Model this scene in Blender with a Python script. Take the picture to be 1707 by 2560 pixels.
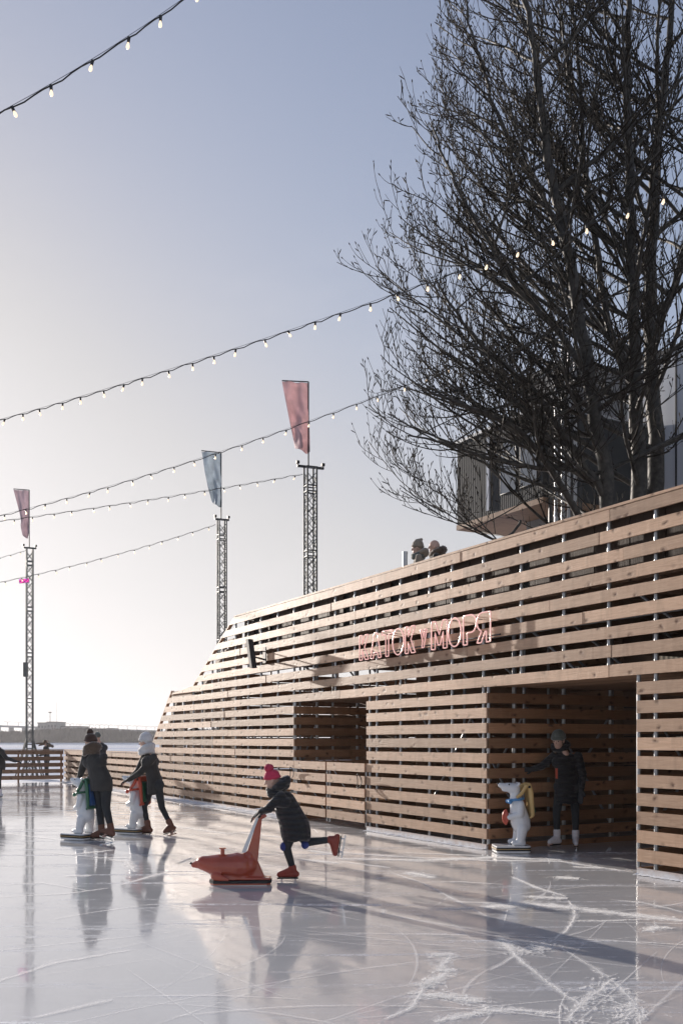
import bpy, bmesh, math, random
import numpy as np
from mathutils import Vector, Matrix
R = math.radians
for o in list(bpy.data.objects): bpy.data.objects.remove(o)
S = bpy.context.scene
COL = S.collection
rnd = random.Random(11)

# ------------------------------------------------------------------ camera
F, CX, HZ, CH = 2489.0, 853.5, 1852.0, 1.5          # focal px, centre, horizon row, eye height
cam = bpy.data.cameras.new('camera'); camo = bpy.data.objects.new('camera', cam); COL.objects.link(camo)
camo.location = (0, 0, CH); camo.rotation_euler = (R(90), 0, 0)
cam.lens = 35; cam.sensor_width = 36; cam.sensor_fit = 'AUTO'
cam.shift_y = (HZ - 1280) / 2560; cam.clip_start = .1; cam.clip_end = 9000
S.camera = camo
# ------------------------------------------------------------------ light
SUN_AZ = math.atan2(-.57, .82)      # toward the sun, from +Y
SUN_EL = R(10.5)
sd = Vector((math.sin(SUN_AZ) * math.cos(SUN_EL), math.cos(SUN_AZ) * math.cos(SUN_EL), math.sin(SUN_EL)))
sun = bpy.data.lights.new('sun', 'SUN'); sun.energy = 4.7; sun.angle = R(.55); sun.color = (1, .90, .80)
suno = bpy.data.objects.new('sun', sun); COL.objects.link(suno)
suno.rotation_euler = (-sd).to_track_quat('-Z', 'Y').to_euler()
W = bpy.data.worlds.new('World'); S.world = W; W.use_nodes = True
nt = W.node_tree; nt.nodes.clear()
wo = nt.nodes.new('ShaderNodeOutputWorld'); bg = nt.nodes.new('ShaderNodeBackground')
sky = nt.nodes.new('ShaderNodeTexSky'); sky.sky_type = 'NISHITA'; sky.sun_disc = False
sky.sun_elevation = SUN_EL; sky.sun_rotation = SUN_AZ
sky.altitude = 0; sky.air_density = 1.0; sky.dust_density = .8; sky.ozone_density = 3.0
hs = nt.nodes.new('ShaderNodeHueSaturation'); hs.inputs['Saturation'].default_value = .72
tint = nt.nodes.new('ShaderNodeMix'); tint.data_type = 'RGBA'; tint.blend_type = 'MULTIPLY'; tint.inputs[0].default_value = 1
tint.inputs[7].default_value = (1.065, .962, 1.0, 1)
nt.links.new(sky.outputs[0], hs.inputs['Color']); nt.links.new(hs.outputs[0], tint.inputs[6])
KS = (6.4, 6.1, 6.05)                  # soft shoulder: keeps the glow round the sun from clipping
v1 = nt.nodes.new('ShaderNodeVectorMath'); v1.operation = 'MULTIPLY'; v1.inputs[1].default_value = (1.16, 1.16, 1.16)
v2 = nt.nodes.new('ShaderNodeVectorMath'); v2.operation = 'ADD'; v2.inputs[1].default_value = KS
v3 = nt.nodes.new('ShaderNodeVectorMath'); v3.operation = 'MULTIPLY'; v3.inputs[1].default_value = KS
v4 = nt.nodes.new('ShaderNodeVectorMath'); v4.operation = 'DIVIDE'
bwn = nt.nodes.new('ShaderNodeRGBToBW'); nt.links.new(tint.outputs[2], bwn.inputs[0])   # winter haze: bright sky turns neutral
mr = nt.nodes.new('ShaderNodeMapRange'); mr.interpolation_type = 'SMOOTHSTEP'; nt.links.new(bwn.outputs[0], mr.inputs[0])
mr.inputs[1].default_value = 1.9; mr.inputs[2].default_value = 5.0; mr.inputs[4].default_value = .85
neu = nt.nodes.new('ShaderNodeMix'); neu.data_type = 'RGBA'; nt.links.new(mr.outputs[0], neu.inputs[0]); nt.links.new(tint.outputs[2], neu.inputs[6]); nt.links.new(bwn.outputs[0], neu.inputs[7])
gmw = nt.nodes.new('ShaderNodeGamma'); gmw.inputs[1].default_value = 1.25; nt.links.new(neu.outputs[2], gmw.inputs[0]); nt.links.new(gmw.outputs[0], v1.inputs[0]); nt.links.new(v1.outputs[0], v2.inputs[0]); nt.links.new(v1.outputs[0], v3.inputs[0])
nt.links.new(v3.outputs[0], v4.inputs[0]); nt.links.new(v2.outputs[0], v4.inputs[1])
tcw = nt.nodes.new('ShaderNodeTexCoord'); mpw = nt.nodes.new('ShaderNodeMapping'); mpw.inputs['Scale'].default_value = (1.2, 1.2, 7); mpw.inputs['Rotation'].default_value = (0, R(-9), 0)
nw = nt.nodes.new('ShaderNodeTexNoise'); nw.inputs['Scale'].default_value = 2.2; nw.inputs['Detail'].default_value = 7; nw.inputs['Roughness'].default_value = .55; nw.inputs['Distortion'].default_value = .4
nt.links.new(tcw.outputs['Generated'], mpw.inputs[0]); nt.links.new(mpw.outputs[0], nw.inputs['Vector'])
cr_ = nt.nodes.new('ShaderNodeMapRange'); cr_.interpolation_type = 'SMOOTHSTEP'; nt.links.new(nw.outputs['Fac'], cr_.inputs[0]); cr_.inputs[1].default_value = .50; cr_.inputs[2].default_value = .74; cr_.inputs[4].default_value = .30
sz = nt.nodes.new('ShaderNodeSeparateXYZ'); nt.links.new(tcw.outputs['Generated'], sz.inputs[0])
lowm = nt.nodes.new('ShaderNodeMapRange'); nt.links.new(sz.outputs[2], lowm.inputs[0]); lowm.inputs[1].default_value = .10; lowm.inputs[2].default_value = .50; lowm.inputs[3].default_value = 1; lowm.inputs[4].default_value = .0
mlm = nt.nodes.new('ShaderNodeMath'); mlm.operation = 'MULTIPLY'; nt.links.new(cr_.outputs[0], mlm.inputs[0]); nt.links.new(lowm.outputs[0], mlm.inputs[1])
cl_ = nt.nodes.new('ShaderNodeMix'); cl_.data_type = 'RGBA'; nt.links.new(mlm.outputs[0], cl_.inputs[0]); nt.links.new(v4.outputs[0], cl_.inputs[6]); cl_.inputs[7].default_value = (4.6, 4.4, 4.4, 1)
nt.links.new(cl_.outputs[2], bg.inputs[0]); nt.links.new(bg.outputs[0], wo.inputs[0])
bg.inputs[1].default_value = .15
S.view_settings.view_transform = 'Standard'; S.view_settings.look = 'None'; S.view_settings.gamma = 1
S.view_settings.exposure = .46
S.render.engine = 'CYCLES'
S.cycles.max_bounces = 6; S.cycles.glossy_bounces = 4; S.cycles.diffuse_bounces = 3; S.cycles.transparent_max_bounces = 12
S.cycles.volume_bounces = 0
S.cycles.sample_clamp_indirect = 4

# ------------------------------------------------------------------ helpers
def P(x, y, Y):                       # a place seen at full-size photo px (x, y), Y metres out
    return Vector(((x - CX) * Y / F, Y, CH + (HZ - y) * Y / F))
def tag(o, label=None, cat=None, group=None, kind=None):
    if label: o['label'] = label
    if cat: o['category'] = cat
    if group: o['group'] = group
    if kind: o['kind'] = kind
    return o
def empty(name, loc=(0, 0, 0), rz=0):
    o = bpy.data.objects.new(name, None); COL.objects.link(o); o.location = loc; o.rotation_euler = (0, 0, rz)
    o.empty_display_size = .2
    return o
def link(name, me, mat=None, parent=None):
    if mat is not None:
        me.materials.clear()
        for m in (mat if isinstance(mat, (list, tuple)) else [mat]): me.materials.append(m)
    o = bpy.data.objects.new(name, me); COL.objects.link(o)
    if parent: o.parent = parent
    return o
def copy_tree(o, parent=None):
    c = o.copy(); COL.objects.link(c); c.parent = parent
    for ch in [k for k in bpy.data.objects if k.parent == o]: copy_tree(ch, c)
    return c
class MB:
    def __init__(s): s.v = []; s.f = []; s.m = []; s.smooth = []
    def add(s, vs, fs, mi=0, sm=False):
        b = len(s.v); s.v += [tuple(v) for v in vs]
        for f in fs: s.f.append([b + i for i in f]); s.m.append(mi); s.smooth.append(sm)
    def hexa(s, p, mi=0):             # 8 points: bottom 4 ccw, top 4 ccw
        s.add(p, [(3, 2, 1, 0), (4, 5, 6, 7), (0, 1, 5, 4), (1, 2, 6, 5), (2, 3, 7, 6), (3, 0, 4, 7)], mi)
    def box(s, x0, x1, y0, y1, z0, z1, mi=0):
        x0, x1 = sorted((x0, x1)); y0, y1 = sorted((y0, y1)); z0, z1 = sorted((z0, z1))
        s.hexa([(x0, y0, z0), (x1, y0, z0), (x1, y1, z0), (x0, y1, z0), (x0, y0, z1), (x1, y0, z1), (x1, y1, z1), (x0, y1, z1)], mi)
    def tube(s, a, b, r0, r1=None, n=6, mi=0, caps=True, sm=True):
        a, b = Vector(a), Vector(b); r1 = r0 if r1 is None else r1
        d = (b - a)
        if d.length < 1e-6: return
        d.normalize(); u = d.orthogonal().normalized(); w = d.cross(u)
        vs = []
        for p, r in ((a, r0), (b, r1)):
            for i in range(n):
                t = 2 * math.pi * i / n; vs.append(p + (u * math.cos(t) + w * math.sin(t)) * r)
        fs = [(i, (i + 1) % n, n + (i + 1) % n, n + i) for i in range(n)]
        s.add(vs, fs, mi, sm)
        if caps: s.add(vs, [tuple(range(n))[::-1], tuple(range(n, 2 * n))], mi)
    def path(s, pts, r, n=6, mi=0, closed=False):
        pts = [Vector(p) for p in pts]; m = len(pts); rs = r if isinstance(r, (list, tuple)) else [r] * m
        vs = []; up = None
        for i, p in enumerate(pts):
            if closed: t = pts[(i + 1) % m] - pts[i - 1]
            else: t = pts[min(i + 1, m - 1)] - pts[max(i - 1, 0)]
            t.normalize()
            if up is None: up = t.orthogonal().normalized()
            up = (up - t * up.dot(t))
            up = up.normalized() if up.length > 1e-5 else t.orthogonal().normalized()
            w = t.cross(up)
            for k in range(n):
                a = 2 * math.pi * k / n; vs.append(p + (up * math.cos(a) + w * math.sin(a)) * rs[i])
        fs = []
        for i in range(m if closed else m - 1):
            j = (i + 1) % m
            for k in range(n): fs.append((i * n + k, i * n + (k + 1) % n, j * n + (k + 1) % n, j * n + k))
        s.add(vs, fs, mi, True)
        if not closed: s.add(vs, [tuple(range(n))[::-1], tuple(range((m - 1) * n, m * n))], mi)
    def cap(s, a, b, r0, r1, side=None, flat=1.0, n=14, h=5):   # rounded tapered limb, squashed across 'side'
        a, b = Vector(a), Vector(b); d = b - a; L = d.length
        d = d.normalized() if L > 1e-6 else Vector((0, 0, 1))
        if side is not None:
            u = Vector(side); u = (u - d * u.dot(d)).normalized()
        else: u = d.orthogonal().normalized()
        w = d.cross(u)
        rings = [(a, -math.sin(math.pi / 2 * (h - i) / h) * r0, math.cos(math.pi / 2 * (h - i) / h) * r0) for i in range(1, h + 1)]
        rings += [(b, math.sin(math.pi / 2 * i / h) * r1, math.cos(math.pi / 2 * i / h) * r1) for i in range(0, h)]
        vs = [a - d * r0]
        for c, o_, r in rings:
            for k in range(n):
                t = 2 * math.pi * k / n
                vs.append(c + d * o_ + u * (math.cos(t) * r) + w * (math.sin(t) * r * flat))
        vs.append(b + d * r1); e = len(vs) - 1; m = len(rings)
        fs = [(0, 1 + (k + 1) % n, 1 + k) for k in range(n)]
        for i in range(m - 1):
            for k in range(n):
                q = 1 + i * n; fs.append((q + k, q + (k + 1) % n, q + n + (k + 1) % n, q + n + k))
        q = 1 + (m - 1) * n; fs += [(q + k, q + (k + 1) % n, e) for k in range(n)]
        s.add(vs, fs, 0, True)
    def ell(s, c, rx, ry, rz, rot=None, n=16, h=10):
        M = Matrix.Rotation(0, 3, 'X') if rot is None else rot
        c = Vector(c); vs = [c + M @ Vector((0, 0, -rz))]
        for i in range(1, h):
            p = math.pi * i / h
            for k in range(n):
                t = 2 * math.pi * k / n
                vs.append(c + M @ Vector((rx * math.sin(p) * math.cos(t), ry * math.sin(p) * math.sin(t), -rz * math.cos(p))))
        vs.append(c + M @ Vector((0, 0, rz))); e = len(vs) - 1
        fs = [(0, 1 + (k + 1) % n, 1 + k) for k in range(n)]
        for i in range(h - 2):
            for k in range(n):
                q = 1 + i * n; fs.append((q + k, q + (k + 1) % n, q + n + (k + 1) % n, q + n + k))
        q = 1 + (h - 2) * n; fs += [(q + k, q + (k + 1) % n, e) for k in range(n)]
        s.add(vs, fs, 0, True)
    def prism(s, poly, y0, y1, mi=0, axis='y'):   # outline in (x,z), thickness along y
        n = len(poly)
        if axis == 'y': vs = [(x, y0, z) for x, z in poly] + [(x, y1, z) for x, z in poly]
        else: vs = [(x, z, y0) for x, z in poly] + [(x, z, y1) for x, z in poly]
        fs = [tuple(range(n)), tuple(range(n, 2 * n))[::-1]] + [(i, n + i, n + (i + 1) % n, (i + 1) % n) for i in range(n)]
        s.add(vs, fs, mi)
    def mesh(s, name, fix=False):
        me = bpy.data.meshes.new(name); me.from_pydata(s.v, [], s.f)
        me.polygons.foreach_set('material_index', s.m); me.polygons.foreach_set('use_smooth', s.smooth)
        me.update()
        if fix:
            bm = bmesh.new(); bm.from_mesh(me); bmesh.ops.recalc_face_normals(bm, faces=bm.faces); bm.to_mesh(me); bm.free()
        return me
    def build(s, name, mat, parent=None, fix=True):
        return link(name, s.mesh(name, fix), mat, parent)
def blob(name, mb, mat, parent=None, vox=.012, sm=4, rough=0, seed=1):      # union of rounded limbs as ONE skin
    me = mb.mesh(name, True); o = bpy.data.objects.new(name, me); COL.objects.link(o)
    r = o.modifiers.new('r', 'REMESH'); r.mode = 'VOXEL'; r.voxel_size = vox; r.use_smooth_shade = True
    if sm:
        k = o.modifiers.new('s', 'SMOOTH'); k.factor = .5; k.iterations = sm
    dg = bpy.context.evaluated_depsgraph_get(); me2 = bpy.data.meshes.new_from_object(o.evaluated_get(dg))
    o.modifiers.clear(); o.data = me2; me2.name = name
    if rough:
        rr = np.random.default_rng(seed); n = len(me2.vertices)
        co = np.empty(n * 3); me2.vertices.foreach_get('co', co); no = np.empty(n * 3); me2.vertices.foreach_get('normal', no)
        co = co.reshape(-1, 3) + no.reshape(-1, 3) * (rr.random((n, 1)) ** 2 * rough); me2.vertices.foreach_set('co', co.ravel())
    me2.polygons.foreach_set('use_smooth', [True] * len(me2.polygons)); me2.update()
    me2.materials.clear(); me2.materials.append(mat); o.parent = parent
    return o

# ------------------------------------------------------------------ materials
def newmat(name):
    m = bpy.data.materials.new(name); m.use_nodes = True; t = m.node_tree
    return m, t, t.nodes['Principled BSDF'], t.nodes, t.links
def nd(t, kind, **kw):
    n = t.nodes.new(kind)
    for k, v in kw.items():
        if k in n.inputs: n.inputs[k].default_value = v
        else: setattr(n, k, v)
    return n
def ramp(t, fac, stops):
    r = t.nodes.new('ShaderNodeValToRGB'); el = r.color_ramp.elements
    while len(el) < len(stops): el.new(.5)
    for e, (p, c) in zip(el, stops):
        e.position = p; e.color = (c if len(c) == 4 else (*c, 1)) if isinstance(c, tuple) else (c, c, c, 1)
    t.links.new(fac, r.inputs[0]); return r.outputs[0]
def mixc(t, f, a, b, mode='MIX'):
    m = t.nodes.new('ShaderNodeMix'); m.data_type = 'RGBA'; m.blend_type = mode
    for s_, v in ((m.inputs[0], f), (m.inputs[6], a), (m.inputs[7], b)):
        if hasattr(v, 'is_output'): t.links.new(v, s_)
        elif isinstance(v, tuple): s_.default_value = (*v, 1) if len(v) == 3 else v
        else: s_.default_value = v
    return m.outputs[2]
def mth(t, op, a, b=None, c=None, clamp=False):
    m = t.nodes.new('ShaderNodeMath'); m.operation = op; m.use_clamp = clamp
    for i, v in enumerate((a, b, c)):
        if v is None: continue
        if hasattr(v, 'is_output'): t.links.new(v, m.inputs[i])
        else: m.inputs[i].default_value = v
    return m.outputs[0]
def coords(t, scale=(1, 1, 1), rot=(0, 0, 0), loc=(0, 0, 0), src='Object'):
    c = t.nodes.new('ShaderNodeTexCoord'); m = t.nodes.new('ShaderNodeMapping')
    m.inputs['Scale'].default_value = scale; m.inputs['Rotation'].default_value = rot; m.inputs['Location'].default_value = loc
    t.links.new(c.outputs[src], m.inputs[0]); return m.outputs[0]
def noise(t, vec, scale, detail=3, rough=.55, dist=0):
    n = nd(t, 'ShaderNodeTexNoise', Scale=scale, Detail=detail, Roughness=rough, Distortion=dist); t.links.new(vec, n.inputs['Vector']); return n.outputs['Fac']
def bump(t, b, h, strength=.3, dist=.01):
    n = nd(t, 'ShaderNodeBump', Strength=strength, Distance=dist); t.links.new(h, n.inputs['Height']); t.links.new(n.outputs[0], b.inputs['Normal'])
def simple(name, col, rough=.6, metal=0, var=.25, nscale=8, bmp=0, bscale=60, spec=.5, coat=0):
    m, t, b, N, L = newmat(name)
    v = coords(t); f = noise(t, v, nscale, 4)
    lo = tuple(c * (1 - var) for c in col); hi = tuple(min(1, c * (1 + var)) for c in col)
    L.new(ramp(t, f, [(.3, lo), (.7, hi)]), b.inputs['Base Color'])
    b.inputs['Roughness'].default_value = rough; b.inputs['Metallic'].default_value = metal
    b.inputs['Specular IOR Level'].default_value = spec; b.inputs['Coat Weight'].default_value = coat
    if bmp: bump(t, b, noise(t, v, bscale, 3), bmp, .004)
    return m
def wood(name, base, dark, knot, axis=0, rough=.62, sat=1, frost=False):
    m, t, b, N, L = newmat(name)
    sc = [1, 1, 1]; sc[axis] = .06
    geo = N.new('ShaderNodeNewGeometry'); tc = N.new('ShaderNodeTexCoord')
    off = N.new('ShaderNodeVectorMath'); off.operation = 'MULTIPLY_ADD'
    cmb = N.new('ShaderNodeCombineXYZ'); 
    for i in range(3): L.new(mth(t, 'MULTIPLY', geo.outputs['Random Per Island'], (37., 91., 53.)[i]), cmb.inputs[i])
    ad = N.new('ShaderNodeVectorMath'); ad.operation = 'ADD'; L.new(tc.outputs['Object'], ad.inputs[0]); L.new(cmb.outputs[0], ad.inputs[1])
    mp = N.new('ShaderNodeMapping'); mp.inputs['Scale'].default_value = sc; L.new(ad.outputs[0], mp.inputs[0])
    g = noise(t, mp.outputs[0], 46, 5, .6, 1.2)
    g2 = noise(t, ad.outputs[0], 3.0, 3, .6)
    col = mixc(t, ramp(t, g, [(.32, 0.), (.68, 1.)]), dark, base)
    col = mixc(t, mth(t, 'MULTIPLY', ramp(t, g2, [(.35, 0.), (.7, 1.)]), .35), col, tuple(c * .72 for c in base))
    # per-board tone
    hv = N.new('ShaderNodeHueSaturation'); L.new(col, hv.inputs['Color'])
    L.new(mth(t, 'MULTIPLY_ADD', geo.outputs['Random Per Island'], .55, .69), hv.inputs['Value'])
    hv.inputs['Saturation'].default_value = sat
    # saw and drying waves across the board, their grazing-sun shading darkened into the colour
    sw_ = [1.4, 1.4, 1.4]; sw_[axis] = 6.; mw_ = N.new('ShaderNodeMapping'); mw_.inputs['Scale'].default_value = sw_; L.new(ad.outputs[0], mw_.inputs[0])
    wv = noise(t, mw_.outputs[0], 1., 3, .6, .3); wvm = ramp(t, wv, [(.52, 0.), (.72, 1.)])
    hv2 = mixc(t, mth(t, 'MULTIPLY', wvm, .34), hv.outputs[0], tuple(c * .55 for c in dark))
    # knots
    sk = [4.6, 4.6, 4.6]; sk[axis] = 2.9; sk[1 - min(axis, 1)] = .01
    mk = N.new('ShaderNodeMapping'); mk.inputs['Scale'].default_value = sk; L.new(ad.outputs[0], mk.inputs[0])
    nz = nd(t, 'ShaderNodeTexNoise', Scale=9., Detail=2); L.new(ad.outputs[0], nz.inputs['Vector'])
    mx = N.new('ShaderNodeVectorMath'); mx.operation = 'MULTIPLY_ADD'; L.new(nz.outputs['Color'], mx.inputs[0]); mx.inputs[1].default_value = (.35,) * 3; L.new(mk.outputs[0], mx.inputs[2])
    sx_ = N.new('ShaderNodeSeparateXYZ'); L.new(mx.outputs[0], sx_.inputs[0]); cx2 = N.new('ShaderNodeCombineXYZ'); L.new(sx_.outputs[min(axis, 1)], cx2.inputs[0]); L.new(sx_.outputs[2], cx2.inputs[1])
    vo = nd(t, 'ShaderNodeTexVoronoi', Scale=1.); vo.voronoi_dimensions = '2D'; L.new(cx2.outputs[0], vo.inputs['Vector'])
    k = ramp(t, vo.outputs['Distance'], [(.03, 1.), (.08, .55), (.17, 0.)])
    gate = ramp(t, noise(t, ad.outputs[0], 1.3, 1), [(.36, 0.), (.50, 1.)])
    kk = mth(t, 'MULTIPLY', k, gate)
    col = mixc(t, mth(t, 'MULTIPLY', kk, .95), hv2, knot)
    if frost:      # hoar frost and shaved ice stuck to the lowest board
        sp_ = N.new('ShaderNodeSeparateXYZ'); L.new(tc.outputs['Object'], sp_.inputs[0])
        fz = mth(t, 'SUBTRACT', .13, sp_.outputs[2]); fz = mth(t, 'MULTIPLY', fz, 10., clamp=True)
        fz = mth(t, 'MULTIPLY', fz, ramp(t, noise(t, tc.outputs['Object'], 7, 5, .7), [(.25, .35), (.6, 1.)])); col = mixc(t, fz, col, (.74, .74, .75))
    L.new(col, b.inputs['Base Color']); b.inputs['Roughness'].default_value = rough
    b.inputs['Specular IOR Level'].default_value = .28
    hh = mth(t, 'ADD', mth(t, 'MULTIPLY', g, .5), mth(t, 'ADD', mth(t, 'MULTIPLY', kk, -.30), mth(t, 'MULTIPLY', wv, .45)))
    bump(t, b, hh, .8, .008)
    return m
M = {}
M['wood'] = wood('larch_board', (.64, .42, .275), (.48, .295, .185), (.13, .06, .03), 0, rough=.52, frost=True)
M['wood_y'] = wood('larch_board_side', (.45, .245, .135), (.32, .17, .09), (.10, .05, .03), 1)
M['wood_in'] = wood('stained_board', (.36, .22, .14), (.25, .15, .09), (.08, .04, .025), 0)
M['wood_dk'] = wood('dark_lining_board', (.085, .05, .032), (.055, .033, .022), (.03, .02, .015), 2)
M['wood_fence'] = wood('fence_board', (.30, .21, .15), (.20, .14, .10), (.08, .05, .03), 1)
M['galv'] = simple('galvanised_steel', (.42, .43, .44), .38, .7, .2, 14)
M['dark_steel'] = simple('dark_steel', (.05, .052, .055), .5, .6, .2, 12)
M['truss'] = simple('truss_aluminium', (.13, .135, .13), .45, .55, .2, 12)
M['truss_light'] = simple('truss_bright', (.5, .5, .5), .4, .7, .15, 12)
M['black'] = simple('black_rubber', (.018, .018, .019), .55, 0, .3, 20)
M['bark'] = simple('poplar_bark', (.05, .046, .040), .65, 0, .6, 9, .8, 18, spec=.4)
M['twig'] = simple('twig_bark', (.026, .022, .018), .8, 0, .35, 9, spec=.12)
M['bearwhite'] = simple('white_plastic', (.78, .79, .80), .22, 0, .03, 3, coat=.3)
M['red_plastic'] = simple('orange_red_plastic', (.46, .088, .045), .24, 0, .14, 5, coat=.5)
M['skin'] = simple('skin', (.62, .40, .31), .5, 0, .08, 9)
M['blade'] = simple('skate_blade_steel', (.6, .6, .62), .2, 1, .05, 9)
M['tan_boot'] = simple('tan_leather', (.17, .07, .042), .5, 0, .2, 18)
M['white_boot'] = simple('white_leather', (.78, .75, .76), .4, 0, .06, 18)
M['red_boot'] = simple('red_boot', (.30, .05, .03), .4, 0, .15, 18)
M['hair'] = simple('brown_hair', (.10, .06, .035), .5, 0, .4, 60)
M['glove'] = simple('dark_glove', (.03, .03, .032), .7, 0, .3, 30)
M['snow'] = simple('loose_snow', (.82, .84, .87), .7, 0, .05, 9, .6, 40)
def cloth(name, col, quilt=0, rough=.8, sheen=.3):
    m, t, b, N, L = newmat(name)
    v = coords(t); f = noise(t, v, 7, 4)
    L.new(ramp(t, f, [(.3, tuple(c * .75 for c in col)), (.7, tuple(c * 1.25 for c in col))]), b.inputs['Base Color'])
    b.inputs['Roughness'].default_value = rough; b.inputs['Sheen Weight'].default_value = sheen; b.inputs['Sheen Roughness'].default_value = .4
    h = noise(t, v, 9, 4, .6, .6)
    if quilt:
        w = nd(t, 'ShaderNodeTexWave', Scale=quilt, Distortion=.8, Detail=1); w.bands_direction = 'Z'; w.wave_profile = 'SIN'
        L.new(v, w.inputs['Vector']); h = mth(t, 'ADD', mth(t, 'POWER', w.outputs['Fac'], .5), mth(t, 'MULTIPLY', h, .5))
        bump(t, b, h, .8, .025)
    else: bump(t, b, h, .7, .02)
    return m
M['coat_grey'] = cloth('charcoal_wool', (.045, .042, .039))
M['coat_black'] = cloth('black_down', (.022, .022, .024), 5.2, .65)
M['coat_navy'] = cloth('navy_jacket', (.028, .03, .04), 0, .6)
M['jeans'] = cloth('dark_trousers', (.034, .037, .040), 0, .85, .1)
M['fur'] = cloth('brown_fur', (.12, .085, .06), 0, .95, 1)
M['knit_dark'] = cloth('brown_knit', (.07, .04, .03), 0, .95, .6)
M['knit_white'] = cloth('white_knit', (.75, .74, .73), 0, .95, .6)
M['knit_grey'] = cloth('grey_green_knit', (.13, .145, .13), 0, .95, .6)
M['knit_beige'] = cloth('beige_knit', (.30, .25, .19), 0, .95, .6)
M['pink'] = cloth('pink_knit', (.62, .05, .11), 0, .9, .4)
M['kneepad'] = cloth('blue_kneepad', (.03, .05, .22), 0, .7, .2)
M['green_p'] = simple('green_paint', (.045, .15, .085), .35, 0, .1, 3)
M['blue_p'] = simple('blue_paint', (.04, .10, .26), .35, 0, .1, 3)
M['sky_p'] = simple('light_blue_paint', (.10, .30, .60), .3, 0, .1, 3)
M['yellow_p'] = simple('ochre_yellow_paint', (.62, .42, .17), .35, 0, .1, 3)
M['red_p'] = simple('red_paint', (.55, .09, .05), .35, 0, .1, 3)
def emis(name, col, st):
    m, t, b, N, L = newmat(name); b.inputs['Base Color'].default_value = (*col, 1)
    b.inputs['Emission Color'].default_value = (*col, 1); b.inputs['Emission Strength'].default_value = st; b.inputs['Roughness'].default_value = .25
    return m
M['bulb'] = emis('lit_bulb_glass', (1, .78, .55), .8)
M['neon'] = emis('pink_neon_tube', (.95, .54, .49), .33)
M['led'] = emis('magenta_led', (.9, .06, .36), .8)
M['ledb'] = emis('blue_led', (.16, .12, .8), .7)
def flagmat(name, col):
    m, t, b, N, L = newmat(name)
    tr = N.new('ShaderNodeBsdfTranslucent'); mx = N.new('ShaderNodeMixShader'); mx.inputs[0].default_value = .5
    v = coords(t); f = ramp(t, noise(t, v, 3, 3), [(.3, tuple(c * .85 for c in col)), (.7, tuple(min(1, c * 1.1) for c in col))])
    L.new(f, b.inputs['Base Color']); L.new(f, tr.inputs[0]); b.inputs['Roughness'].default_value = .8
    out = N['Material Output']; L.new(b.outputs[0], mx.inputs[1]); L.new(tr.outputs[0], mx.inputs[2]); L.new(mx.outputs[0], out.inputs[0])
    return m
M['flag_pink'] = flagmat('pink_flag_cloth', (.74, .57, .58)); M['flag_blue'] = flagmat('blue_flag_cloth', (.58, .63, .67)); M['flag_mauve'] = flagmat('mauve_flag_cloth', (.66, .56, .59))

# ice -------------------------------------------------------------
def ice_mat():
    m, t, b, N, L = newmat('rink_ice')
    v = coords(t)
    big = noise(t, v, .35, 3); mid = noise(t, v, 2.2, 5, .65); fine = noise(t, v, 26, 4, .7)
    base = ramp(t, big, [(.3, (.62, .617, .615)), (.7, (.72, .716, .713))])
    base = mixc(t, mth(t, 'MULTIPLY', ramp(t, mid, [(.5, 0.), (.8, 1.)]), .35), base, (.84, .835, .83))
    # families of stretched scrapes, each in its own direction
    def scr(rot, lo, hi, sx, sy, sc, seed):
        vv = coords(t, (sx, sy, 1), (0, 0, R(rot)), (seed, seed * 2, 0)); return ramp(t, noise(t, vv, sc, 6, .72, .25), [(lo, 0.), (hi, 1.)])
    s1 = scr(8, .54, .66, .22, 2.6, 1.3, 3); s2 = scr(-18, .57, .69, .2, 3.2, 1.1, 9); s3 = scr(48, .60, .70, .3, 3.5, 1.2, 17)
    s = mth(t, 'MAXIMUM', mth(t, 'MAXIMUM', s1, s2), s3)
    brk = ramp(t, noise(t, v, 14, 5, .75), [(.36, 0.), (.6, 1.)])
    snow = mth(t, 'MULTIPLY', s, brk)
    # hairline skate cuts
    def hair(rot, sc, seed, w):
        vv = coords(t, (sc, sc, 1), (0, 0, R(rot)), (seed, 0, 0)); nz = nd(t, 'ShaderNodeTexNoise', Scale=.6, Detail=1); L.new(vv, nz.inputs['Vector'])
        a = N.new('ShaderNodeVectorMath'); a.operation = 'MULTIPLY_ADD'; L.new(nz.outputs['Color'], a.inputs[0]); a.inputs[1].default_value = (2.4,) * 3; L.new(vv, a.inputs[2])
        vo = nd(t, 'ShaderNodeTexVoronoi', Scale=1.); vo.feature = 'DISTANCE_TO_EDGE'; L.new(a.outputs[0], vo.inputs['Vector'])
        return ramp(t, vo.outputs['Distance'], [(0., 1.), (w, 0.)])
    h = mth(t, 'MAXIMUM', hair(10, .45, 1, .004), hair(40, .8, 5, .005))
    h = mth(t, 'MULTIPLY', h, ramp(t, noise(t, v, 1.1, 3), [(.52, 0.), (.66, .35)]))
    mask = mth(t, 'MAXIMUM', snow, h, clamp=True)
    col = mixc(t, mask, base, (.80, .82, .85)); L.new(col, b.inputs['Base Color'])
    rg = mth(t, 'ADD', ramp(t, mid, [(.35, .04), (.75, .11)]), mth(t, 'MULTIPLY', mask, .5)); L.new(rg, b.inputs['Roughness'])
    b.inputs['IOR'].default_value = 1.75; b.inputs['Specular IOR Level'].default_value = .6
    hh = mth(t, 'ADD', mth(t, 'MULTIPLY', noise(t, coords(t, (1, .35, 1), (0, 0, R(-20))), 1.6, 3), 1.), mth(t, 'MULTIPLY', fine, .02))
    hh = mth(t, 'ADD', hh, mth(t, 'MULTIPLY', mask, .12))
    bump(t, b, hh, .10, .02)
    return m
M['ice'] = ice_mat()
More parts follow.
